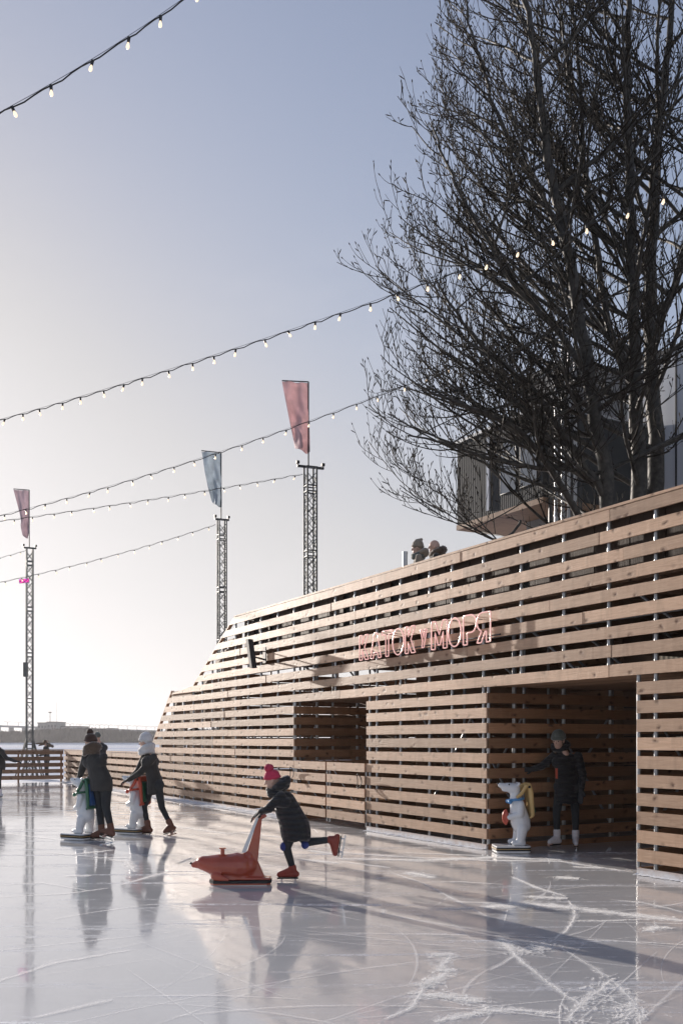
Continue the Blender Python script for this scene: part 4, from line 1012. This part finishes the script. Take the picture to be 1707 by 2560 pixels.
def person(loc, J, lab, s=1.0, coat=None, hem=None, sleeves=(.060, .046), coat_r=(.155, .17), trousers='jeans', boots='tan_boot', face=(-1, 0, 0), up=(0, 0, 1), blades=True,
           hat=None, hatmat=None, hood=None, scarf=None, hair=None, glove='glove', shd=(0, 1, 0), legr=1.0, vox=.012, group=None, skates=None, thick=.68, bsh=.26):
    g = empty('person', loc); tag(g, lab, 'person', group); J = {k: V(v) for k, v in J.items()}
    h = J['head']; fd = V(face).normalized(); upv = V(up).normalized(); upv = (upv - fd * upv.dot(fd)).normalized(); sx = fd.cross(upv).normalized(); sh = V(shd).normalized()
    RM = Matrix((sx, fd, upv)).transposed()           # head frame: x side, y forward, z up
    b = MB(); hs_ = s
    b.ell(h + upv * .02 * hs_, .074 * hs_, .094 * hs_, .105 * hs_, RM); b.ell(h + fd * .028 * hs_ - upv * .055 * hs_, .052 * hs_, .062 * hs_, .055 * hs_, RM)
    b.cap(h + fd * .092 * hs_ + upv * .012 * hs_, h + fd * .108 * hs_ - upv * .022 * hs_, .010 * hs_, .014 * hs_, n=8, h=3)      # nose
    b.ell(h + fd * .080 * hs_ - upv * .052 * hs_, .024 * hs_, .014 * hs_, .010 * hs_, RM, 8, 6)                                   # lips
    b.ell(h + fd * .062 * hs_ + upv * .035 * hs_, .055 * hs_, .022 * hs_, .012 * hs_, RM, 8, 6)                                   # brow
    for k in (-1, 1): b.ell(h + sx * k * .076 * hs_ - upv * .002 * hs_, .012 * hs_, .022 * hs_, .03 * hs_, RM, 8, 6)
    b.cap(h - upv * .06 * hs_ - fd * .012, J['chest'] + upv * .10 * s, .05 * s, .06 * s)
    b.cap(J['pelvis'], J['chest'], .11 * s, .12 * s, sh, .62); b.cap(J['chest'] - sh * .09 * s, J['chest'] + sh * .09 * s, .085 * s, .085 * s)
    for q in 'ab':
        b.cap(J['sh' + q], J['el' + q], .048 * s, .038 * s); b.cap(J['el' + q], J['ha' + q], .038 * s, .026 * s)
        hd = J.get('hd' + q, J['ha' + q] - J['el' + q]); hand(b, J['ha' + q], hd, J.get('hn' + q, V((0, 0, -1))), s)
        b.cap(J['hip' + q], J['kn' + q], .078 * s * legr, .052 * s * legr); b.cap(J['kn' + q], J['an' + q], .050 * s * legr, .034 * s * legr)
        b.cap(J['an' + q], J['to' + q], .034 * s, .026 * s)
    body = blob('body', b, M['skin'], g, vox * .75, 2)
    for k in (-1, 1):
        e = MB(); e.ell(h + fd * .082 * hs_ + sx * k * .031 * hs_ + upv * .012 * hs_, .011 * hs_, .009 * hs_, .0075 * hs_, RM, 8, 6); e.build('eye', M['black'], body)
    if coat:
        c = MB(); P_ = J['pelvis']; C_ = J['chest']; r0, r1 = coat_r
        c.cap(P_, C_, r1 * s, r0 * s, sh, thick); c.cap(C_ - sh * .11 * s, C_ + sh * .11 * s, .10 * s, .10 * s); c.cap(C_, C_ + (h - C_) * .45, .13 * s, .065 * s, sh, .8)
        if hem is not None:
            hm = J.get('hem', V((P_.x, P_.y, hem))); c.cap(P_, hm, r1 * s, r1 * s * 1.0, sh, thick * 1.02)
        for q in 'ab': c.cap(J['sh' + q], J['el' + q], sleeves[0] * s, sleeves[0] * .88 * s); c.cap(J['el' + q], J['el' + q].lerp(J['ha' + q], .93), sleeves[0] * .88 * s, sleeves[1] * .85 * s)
        cm = blob('coat', c, M[coat], g, vox, 4, .003)
        zc = (hem if hem is not None else P_.z) - .05 * s
        for v_ in cm.data.vertices:
            if v_.co.z < zc: v_.co.z = zc - .01 * math.sin(v_.co.x * 40) * s
        cm.data.update()
    t = MB()
    for q in 'ab':
        t.cap(J['hip' + q], J['kn' + q], .092 * s * legr, .066 * s * legr); t.cap(J['kn' + q], J['kn' + q].lerp(J['an' + q], .86), .064 * s * legr, .047 * s * legr)
    t.cap(J['hipa'], J['hipb'], .10 * s, .10 * s); blob('trousers', t, M[trousers], g, vox, 3)
    for q in 'ab': skate(g, J['an' + q], J['to' + q], M[boots], r=.047 * max(s, .85), down=J.get('dn' + q), up=J['an' + q].lerp(J['kn' + q], bsh), bladep=blades)
    if glove:
        for q in 'ab':
            gl = MB(); hd = J.get('hd' + q, J['ha' + q] - J['el' + q]); hand(gl, J['ha' + q], hd, J.get('hn' + q, V((0, 0, -1))), s * 1.22); gl.cap(J['ha' + q].lerp(J['el' + q], .12), J['ha' + q], .036 * s, .036 * s); blob('glove', gl, M[glove], g, .009, 1)
    if hair:
        m_ = MB(); m_.ell(h - fd * .02 * hs_ + upv * .025 * hs_, .085 * hs_, .098 * hs_, .105 * hs_, RM)
        for (dx, l) in hair: m_.cap(h - fd * .05 * hs_ - upv * .02, h + V(dx) * l, .055 * hs_, .022 * hs_)
        blob('hair', m_, M['hair'], g, .012, 2, .006)
    if hat:
        m_ = MB(); m_.ell(h + upv * .062 * hs_ - fd * .012 * hs_, .094 * hs_, .108 * hs_, .088 * hs_ * hat.get('tall', 1), RM)
        m_.path([h + upv * .038 * hs_ - fd * .008 * hs_ + sx * math.cos(a) * .088 * hs_ + fd * math.sin(a) * .104 * hs_ + upv * math.sin(a) * .012 for a in [k * math.pi / 8 for k in range(16)]], .018 * hs_, 7, closed=True)
        if hat.get('peak'): m_.cap(h + upv * .13 * hs_, h + V(hat['peak']), .05 * hs_, .03 * hs_)
        ho = blob('hat', m_, M[hatmat], g, .010, 2, .003)
        if hat.get('pom'): q = MB(); q.ell(h + upv * .165 * hs_, .045, .045, .045); blob('pompom', q, M[hat.get('pommat', hatmat)], ho, .010, 0, .016)
    if hood:
        m_ = MB(); c0 = h - fd * hood.get('back', .09) * hs_ - upv * .085 * hs_; R_ = hood.get('r', .105) * hs_
        pts = [c0 + sx * math.cos(a) * R_ + (fd * .75 * math.sin(a) - upv * .35 * math.sin(a)) * R_ for a in [k * math.pi / 8 for k in range(16)]]
        m_.path(pts, hood.get('t', .045) * hs_, 8, closed=True); m_.ell(c0 - fd * .04 * hs_, R_, .08 * hs_, .09 * hs_, RM); blob('hood', m_, M[hood.get('mat', coat)], g, .012, 2, hood.get('rough', .004))
    if scarf:
        m_ = MB(); c0 = h - upv * .115 * hs_ - fd * .01
        for dz in (0, -.045): m_.path([c0 + upv * dz + sx * math.cos(a) * .10 * hs_ + fd * math.sin(a) * .10 * hs_ + upv * .015 * math.sin(2 * a) for a in [k * math.pi / 8 for k in range(16)]], .036 * hs_, 8, closed=True)
        blob('scarf', m_, M[scarf], g, .012, 2, .005)
    return g
def at(x, yfoot): Y = CH * F / (yfoot - HZ); return V(((x - CX) * Y / F, Y, 0))

# skater with pompom hat pushing the green bear
woman = person(at(252.6, 2101), dict(head=(-.18, .10, 1.47), chest=(-.10, .04, 1.17), pelvis=(.01, 0, .87), sha=(-.25, .10, 1.27), ela=(-.34, .20, 1.04), haa=(-.40, .27, .91), hda=(-.6, .5, -.4),
    shb=(.06, -.06, 1.26), elb=(-.10, .22, 1.03), hab=(-.27, .34, .92), hdb=(-.7, .4, -.3), hipa=(-.05, .05, .84), kna=(-.03, .07, .49), ana=(.01, .02, .125), toa=(-.12, .04, .06),
    hipb=(.09, -.04, .84), knb=(.09, -.05, .50), anb=(.185, -.10, .16), tob=(.06, -.06, .07), dnb=(-.25, 0, -1)), 'skater in a charcoal coat and brown bobble hat pushing the green yoked bear',
    coat='coat_grey', hem=.80, coat_r=(.15, .19), face=(-.65, .75, -.1), shd=(.86, -.5, 0), hat={'pom': 1, 'tall': .95}, hatmat='knit_dark', scarf='fur', hood={'mat': 'fur', 'rough': .016, 'r': .10, 'back': .06}, glove='glove', thick=.74)
# skater in white hat and scarf pushing the red-and-green bear
b2 = person(at(381.7, 2087), dict(head=(-.12, .04, 1.475), chest=(-.04, .02, 1.16), pelvis=(.04, 0, .84), sha=(-.15, .14, 1.25), ela=(-.28, .22, 1.0), haa=(-.41, .22, .89), hda=(-.8, .1, -.35),
    shb=(.04, -.12, 1.24), elb=(-.17, -.10, 1.00), hab=(-.37, -.02, .88), hdb=(-.8, .15, -.3), hipa=(-.02, .07, .80), kna=(-.15, .06, .44), ana=(-.075, .05, .115), toa=(-.20, .06, .05),
    hipb=(.10, -.06, .80), knb=(.16, -.06, .44), anb=(.315, -.10, .15), tob=(.33, -.12, .03), dnb=(.28, 0, -1)), 'skater in white hat and white scarf pushing the red yoked bear',
    coat='coat_grey', hem=.70, coat_r=(.135, .165), face=(-1, .25, -.05), shd=(.25, 1, 0), hat={'tall': 1.25}, hatmat='knit_white', scarf='knit_white', hood={'mat': 'knit_white', 'r': .10, 'back': .03, 't': .05}, legr=.80, glove='glove')
# child running behind the seal
ck = person(at(727.4, 2201), dict(head=(-.20, 0, 1.075), chest=(-.07, 0, .84), pelvis=(.04, 0, .585), sha=(-.10, -.12, .915), ela=(-.23, -.13, .78), haa=(-.325, -.08, .735), hda=(-.8, .1, -.5),
    shb=(-.10, .12, .915), elb=(-.24, .13, .76), hab=(-.33, .08, .735), hdb=(-.8, -.1, -.5), hipa=(.01, -.06, .52), kna=(-.045, -.06, .36), ana=(.025, -.05, .12), toa=(-.10, -.05, .055),
    hipb=(.08, .05, .52), knb=(.165, .05, .405), anb=(.445, .05, .435), tob=(.50, .05, .31), dnb=(.95, 0, -.15), hem=(.055, 0, .50)), 'child in pink bobble hat and black down jacket running behind the red seal',
    s=.80, coat='coat_black', hem=.47, coat_r=(.155, .20), sleeves=(.066, .052), boots='red_boot', face=(-1, -.12, -.28), shd=(0, 1, 0), hat={'pom': 1, 'pommat': 'pink'}, hatmat='pink', hood={'r': .115, 'back': .10, 't': .065}, scarf='coat_black', vox=.010, legr=.95, thick=1.0, bsh=.10)
for c_ in ((-.07, -.065, .37), (.15, .03, .385)):
    m_ = MB(); m_.ell(c_, .046, .05, .052); blob('knee_pad', m_, M['kneepad'], ck, .008, 1)
# person standing in the recess, one arm on the boards
rl_ = at(1411, 2121)
pr_ = person(rl_, dict(head=(-.095, -.03, 1.50), chest=(.02, 0, 1.20), pelvis=(.03, 0, .88), sha=(-.13, .05, 1.30), ela=(-.30, .11, 1.14), haa=(-.43, .12, 1.10), hda=(-1, .1, 0), hna=(0, 1, 0),
    shb=(.18, -.02, 1.29), elb=(.24, -.05, 1.03), hab=(.20, -.12, .82), hipa=(-.06, 0, .86), kna=(-.12, -.02, .50), ana=(-.11, -.01, .15), toa=(-.24, -.10, .06),
    hipb=(.12, 0, .86), knb=(.14, -.03, .50), anb=(.145, -.02, .14), tob=(.12, -.16, .05), hem=(.03, 0, .62)), 'person in long black coat, grey beanie and white skates standing in the recess',
    coat='coat_black', hem=.68, coat_r=(.15, .178), face=(-.55, -.8, -.25), shd=(1, .25, 0), hat={'tall': 1.12}, hatmat='knit_grey', boots='white_boot', hair=[((.35, -.1, -.9), .20), ((-.2, .2, -1), .16)], hood={'r': .10, 'back': .05, 't': .04, 'rough': .012, 'mat': 'coat_black'}, legr=.86, vox=.011)
m_ = MB(); m_.box(-.165, -.14, -.19, -.15, .98, 1.12); m_.build('red_cord', M['red_p'], pr_)
STAND = dict(head=(-.03, 0, 1.53), chest=(0, 0, 1.24), pelvis=(.02, 0, .92), sha=(-.02, -.17, 1.34), ela=(-.06, -.22, 1.08), haa=(-.22, -.15, 1.02), shb=(-.02, .17, 1.34), elb=(-.04, .22, 1.08), hab=(-.2, .14, 1.02),
    hipa=(.02, -.08, .90), kna=(0, -.09, .50), ana=(.02, -.09, .12), toa=(-.12, -.10, .05), hipb=(.02, .08, .90), knb=(0, .09, .50), anb=(.02, .09, .12), tob=(-.12, .10, .05))
def scaled(d, k, **kw): q = {a: V(v) * k for a, v in d.items()}; q.update(kw); return q
# partly in frame at the left edge
person(at(-5, 1996) , dict(STAND, head=(-.02, 0, 1.47), chest=(-.02, 0, 1.2), sha=(.08, -.1, 1.28), ela=(.27, -.1, 1.05), haa=(.50, -.1, .97), hda=(1, 0, -.1), shb=(-.12, .12, 1.28), kna=(.03, -.09, .50), ana=(.10, -.09, .14), toa=(-.02, -.1, .06)),
    'dark skater cut off by the left edge, one arm stretched out', coat='coat_grey', hem=.80, coat_r=(.16, .185), hat={}, hatmat='knit_dark', boots='white_boot', shd=(1, 0, 0))
# skater half hidden behind the bobble-hat skater
person(at(247, 1981), dict(STAND, head=(-.03, 0, 1.60), chest=(.06, 0, 1.30), pelvis=(.06, 0, .95)), 'skater in a grey beanie mostly hidden behind the charcoal coat skater', coat='coat_navy', hem=.85, coat_r=(.16, .16), hat={'tall': 1.1}, hatmat='knit_grey', face=(.2, 1, 0), shd=(1, 0, 0), coat_r_=0) if False else \
person(at(247, 1981), dict(STAND, head=(-.03, 0, 1.60), chest=(.06, 0, 1.30), pelvis=(.06, 0, .95)), 'skater in a grey beanie mostly hidden behind the charcoal coat skater', coat='coat_navy', hem=.85, coat_r=(.16, .16), hat={'tall': 1.1}, hatmat='knit_grey', face=(.2, 1, 0), shd=(1, 0, 0))
# two people up on the terrace
person(P(1047, 1852, 17.9) - V((0, 0, 1.5 - 3.48)), scaled(STAND, .965), 'person in a beige beanie up on the terrace beside the short steel post', coat='knit_beige', hem=.8, face=(-1, .15, -.05), shd=(.15, 1, 0), hat={'tall': 1.2, 'peak': (.07, 0, .16)}, hatmat='knit_beige', scarf='knit_grey', hood={'mat': 'knit_beige', 'r': .10}, boots='black', blades=False, s=.97, group=None)
person(P(1090, 1852, 18.3) - V((0, 0, 1.5 - 3.48)), scaled(STAND, 1.03), 'person with a fur trimmed hood and grey cap up on the terrace', coat='coat_grey', hem=.8, coat_r=(.20, .2), face=(-1, -.1, 0), shd=(-.1, 1, 0), hat={}, hatmat='knit_grey', hood={'mat': 'fur', 'rough': .02, 'r': .125, 'back': .06, 't': .06}, boots='black', blades=False, s=1.06)
person(P(490, 1852, 25.4) - V((0, 0, 1.5 - 1.725)), scaled(STAND, .745), 'small figure in a dark hat behind the lower step of the wall end', s=.78, coat='coat_grey', hem=.6, hat={}, hatmat='knit_dark', face=(-1, .3, 0), boots='black', blades=False)
# beyond the fence
person(P(117, 1852, 41.5) - V((0, 0, 1.6)), scaled(STAND, .985), 'person with windblown hair and a fur collar beyond the low shaded fence', coat='coat_grey', hem=.8, hair=[((-1.0, 0, -.05), .42), ((-.9, 0, -.35), .32)], hood={'mat': 'fur', 'rough': .02, 'r': .15, 'back': -.16, 't': .05}, face=(1, .3, 0), boots='black', blades=False)
m_ = MB(); a = P(1012, 1385, 17.2); m_.tube((0, 0, 0), (0, 0, a.z - 3.41), .042, n=14); m_.tube((0, 0, a.z - 3.41), (0, 0, a.z - 3.37), .047, n=14)
o = m_.build('steel_post', M['truss_light']); o.location = (a.x, a.y, 3.41); tag(o, 'short bright steel post on the terrace left of the beige beanie person', 'post')

bx_ = MB(); bx_.box(.55, 2.6, -.25, .25, 0, .075); sp_o = bx_.build('terrace_step', M['wood_in'])
sp_o.location = wloc(1.9, -1.55, 3.402) ; sp_o.rotation_euler = (0, 0, WA); sp_o.scale = (1, 3.4, 1); tag(sp_o, 'low timber step under the two people on the terrace', 'step')
# ------------------------------------------------------------------ bear skating aids
def bear(loc, rz, lab, yoke, pack, tie, held):
    g = empty('bear_skating_aid', loc, rz); tag(g, lab, 'skating aid', 'white bear skating aids')
    b = MB()
    b.cap((.055, 0, .855), (-.03, 0, .875), .082, .066); b.cap((-.03, 0, .87), (-.135, 0, .905), .062, .036); b.ell((-.07, 0, .845), .05, .04, .03)
    b.cap((.065, 0, .83), (.085, 0, .66), .072, .092); b.cap((.09, 0, .64), (.135, 0, .42), .105, .142, (0, 1, 0), .95); b.ell((.15, 0, .36), .125, .13, .11)
    for s_ in (-1, 1):
        b.ell((.105, s_ * .058, .925), .022, .016, .026); b.cap((.12, s_ * .095, .655), (.11, s_ * .125, .52), .05, .046); b.cap((.11, s_ * .125, .52), (-.02, s_ * .055, .475), .046, .038)
        b.cap((.14, s_ * .085, .33), (.11, s_ * .112, .16), .080, .058); b.cap((.14, s_ * .112, .14), (.02, s_ * .115, .135), .046, .036)
    body = blob('body', b, M['bearwhite'], g, .008, 12)
    m_ = MB(); m_.ell((-.172, 0, .925), .013, .014, .012); m_.build('nose', M['black'], body)
    for s_ in (-1, 1):
        m_ = MB(); m_.ell((-.03, s_ * .058, .915), .010, .006, .010, n=8, h=6); m_.build('eye', M['black'], body)
        m_ = MB()
        for q in range(3): m_.ell((-.018, s_ * .115 + (q - 1) * .018, .125), .009, .006, .007, n=7, h=5)
        m_.build('claws', M['black'], body)
    # scarf or tie
    m_ = MB(); m_.path([(.078 + .098 * math.cos(a), .095 * math.sin(a), .715 + .012 * math.cos(a)) for a in [k * math.pi / 9 for k in range(18)]], .020, 8, closed=True)
    for s_ in (-1, 1): m_.cap((-.03, s_ * .01, .70), (-.02, s_ * .075, .685), .012, .032)
    blob('neckerchief', m_, M[tie], g, .009, 1)
    # yoke that the skater pushes, and the pack panel on the bear's back
    m_ = MB()
    for s_ in (-1, 1):
        m_.path([(.06, s_ * .10, .74), (.13, s_ * .115, .80), (.19, s_ * .115, .90), (.235, s_ * .11, .905), (.262, s_ * .11, .80), (.283, s_ * .11, .50), (.24, s_ * .10, .47)], [.022, .026, .03, .03, .028, .024, .018], 8)
    m_.tube((.225, -.12, .915), (.225, .12, .915), .026, n=10); m_.tube((.275, -.11, .49), (.275, .11, .49), .02, n=8)
    m_.hexa([(.255, -.115, .50), (.285, -.115, .50), (.285, .115, .50), (.255, .115, .50), (.205, -.115, .90), (.235, -.115, .90), (.235, .115, .90), (.205, .115, .90)])
    yk = blob('yoke', m_, M[yoke], g, .009, 2)
    m_ = MB(); m_.hexa([(.287, -.085, .52), (.325, -.075, .54), (.325, .075, .54), (.287, .085, .52), (.245, -.085, .85), (.275, -.075, .83), (.275, .075, .83), (.245, .085, .85)]); m_.build('pack_panel', M[pack], g)
    for s_ in (-1, 1): m_ = MB(); m_.tube((.225, s_ * .118, .885), (.225, s_ * .148, .885), .017, n=10); m_.build('bolt', M['black'], yk)
    if held:
        m_ = MB(); m_.path([(-.045 - .045 * math.sin(a), 0, .475 + .088 * math.cos(a)) for a in [k * math.pi / 10 for k in range(11)]], .024, 8); m_.ell((-.05, 0, .475), .03, .055, .075); blob('held_ring', m_, M['red_p'], g, .009, 1)
    # layered board it stands on
    def slabp(z0, z1, e, mat, nm):
        pts = []
        for (cx_, cy_, a0) in ((.19, .14, 0), (-.17, .14, 90), (-.17, -.14, 180), (.19, -.14, 270)):
            for k in range(6): a = R(a0 + 18 * k); pts.append((cx_ + (.055 + e) * math.cos(a), cy_ + (.055 + e) * math.sin(a)))
        m_ = MB(); m_.prism(pts, z0, z1, axis='z'); return m_.build(nm, mat, g)
    slabp(.012, .036, -.006, M['bearwhite'], 'base_board'); slabp(.036, .058, 0, M['black'], 'edge_stripe'); slabp(.058, .065, .003, M['yellow_p'], 'gold_line'); slabp(.065, .084, 0, M['black'], 'edge_stripe'); slabp(.084, .101, -.004, M['bearwhite'], 'base_board')
    for s_ in (-1, 1): m_ = MB(); m_.box(-.20, .22, s_ * .10 - .008, s_ * .10 + .008, .002, .0115); m_.build('runner', M['blade'], g)
    return g
bear(at(1275, 2131), R(3), 'white bear skating aid with a yellow yoke, standing alone by the recess', 'yellow_p', 'green_p', 'sky_p', True)
bear(at(191, 2101) + V((0, .16, 0)), R(-28), 'white bear skating aid with green yoke and blue pack, before the bobble hat skater', 'green_p', 'blue_p', 'green_p', False)
bear(at(325, 2086) + V((0, .10, 0)), R(-24), 'white bear skating aid with red yoke and green pack, before the white hat skater', 'red_p', 'green_p', 'red_p', False)

# seal skating aid
sl_ = empty('seal_skating_aid', at(577.5, 2211), R(2)); tag(sl_, 'glossy orange-red seal skating aid with an upright tail handle pushed by the child', 'skating aid')
b = MB()
b.cap((-.385, 0, .205), (-.28, 0, .225), .030, .078); b.cap((-.28, 0, .222), (-.14, 0, .20), .082, .128, (0, 1, 0), .95); b.cap((-.14, 0, .195), (.08, 0, .19), .128, .155, (0, 1, 0), .92); b.cap((.08, 0, .19), (.18, 0, .20), .150, .10); b.hexa([(.10, -.045, .05), (.36, -.06, .06), (.36, .06, .06), (.10, .045, .05), (.14, -.02, .34), (.24, -.02, .34), (.24, .02, .34), (.14, .02, .34)])
b.hexa([(.12, -.035, .18), (.262, -.035, .06), (.262, .035, .06), (.12, .035, .18), (.285, -.018, .70), (.325, -.018, .70), (.325, .018, .70), (.285, .018, .70)])
b.cap((.305, 0, .70), (.355, 0, .715), .022, .020); b.cap((.22, -.02, .12), (.19, -.02, .3), .04, .035)
b.hexa([(-.16, -.13, .055), (.42, -.11, .055), (.42, .11, .055), (-.16, .13, .055), (-.10, -.12, .10), (.42, -.09, .075), (.42, .09, .075), (-.10, .12, .10)])
for s_ in (-1, 1): b.cap((-.16, s_ * .10, .10), (-.02, s_ * .185, .075), .05, .02, (0, 0, 1), .6)
bs = blob('body', b, M['red_plastic'], sl_, .009, 5)
def base(z0, z1, mat, nm, e=0):
    m_ = MB(); m_.prism([(-.22 - e, -.05), (-.17, -.135 - e), (.38, -.125 - e), (.425 + e, -.08), (.425 + e, .08), (.38, .125 + e), (-.17, .135 + e), (-.22 - e, .05)], z0, z1, axis='z'); m_.build(nm, mat, sl_)
base(.008, .026, M['red_plastic'], 'base_board', -.01); base(.026, .054, M['black'], 'edge_stripe', 0)
m_ = MB(); m_.hexa([(.112, -.024, .335), (.155, -.024, .335), (.155, .024, .335), (.112, .024, .335), (.262, -.022, .690), (.288, -.022, .690), (.288, .022, .690), (.262, .022, .690)]); m_.build('white_grip_strip', M['bearwhite'], sl_)
m_ = MB(); m_.tube((.30, -.14, .715), (.30, .14, .715), .015, n=10); m_.build('handlebar', M['black'], sl_)
m_ = MB(); m_.tube((-.087, 0, .30), (-.087, 0, .38), .022, n=10); m_.tube((-.087, 0, .372), (-.087, 0, .384), .036, n=14); m_.build('peg', M['red_plastic'], sl_)
m_ = MB(); m_.ell((-.415, 0, .222), .014, .016, .012); m_.build('nose', M['black'], bs)
for s_ in (-1, 1):
    m_ = MB(); m_.ell((-.305, s_ * .055, .255), .010, .007, .010, n=8, h=6); m_.build('eye', M['black'], bs)
    m_ = MB(); m_.box(-.20, .38, s_ * .09 - .008, s_ * .09 + .008, .001, .0075); m_.build('runner', M['blade'], sl_)
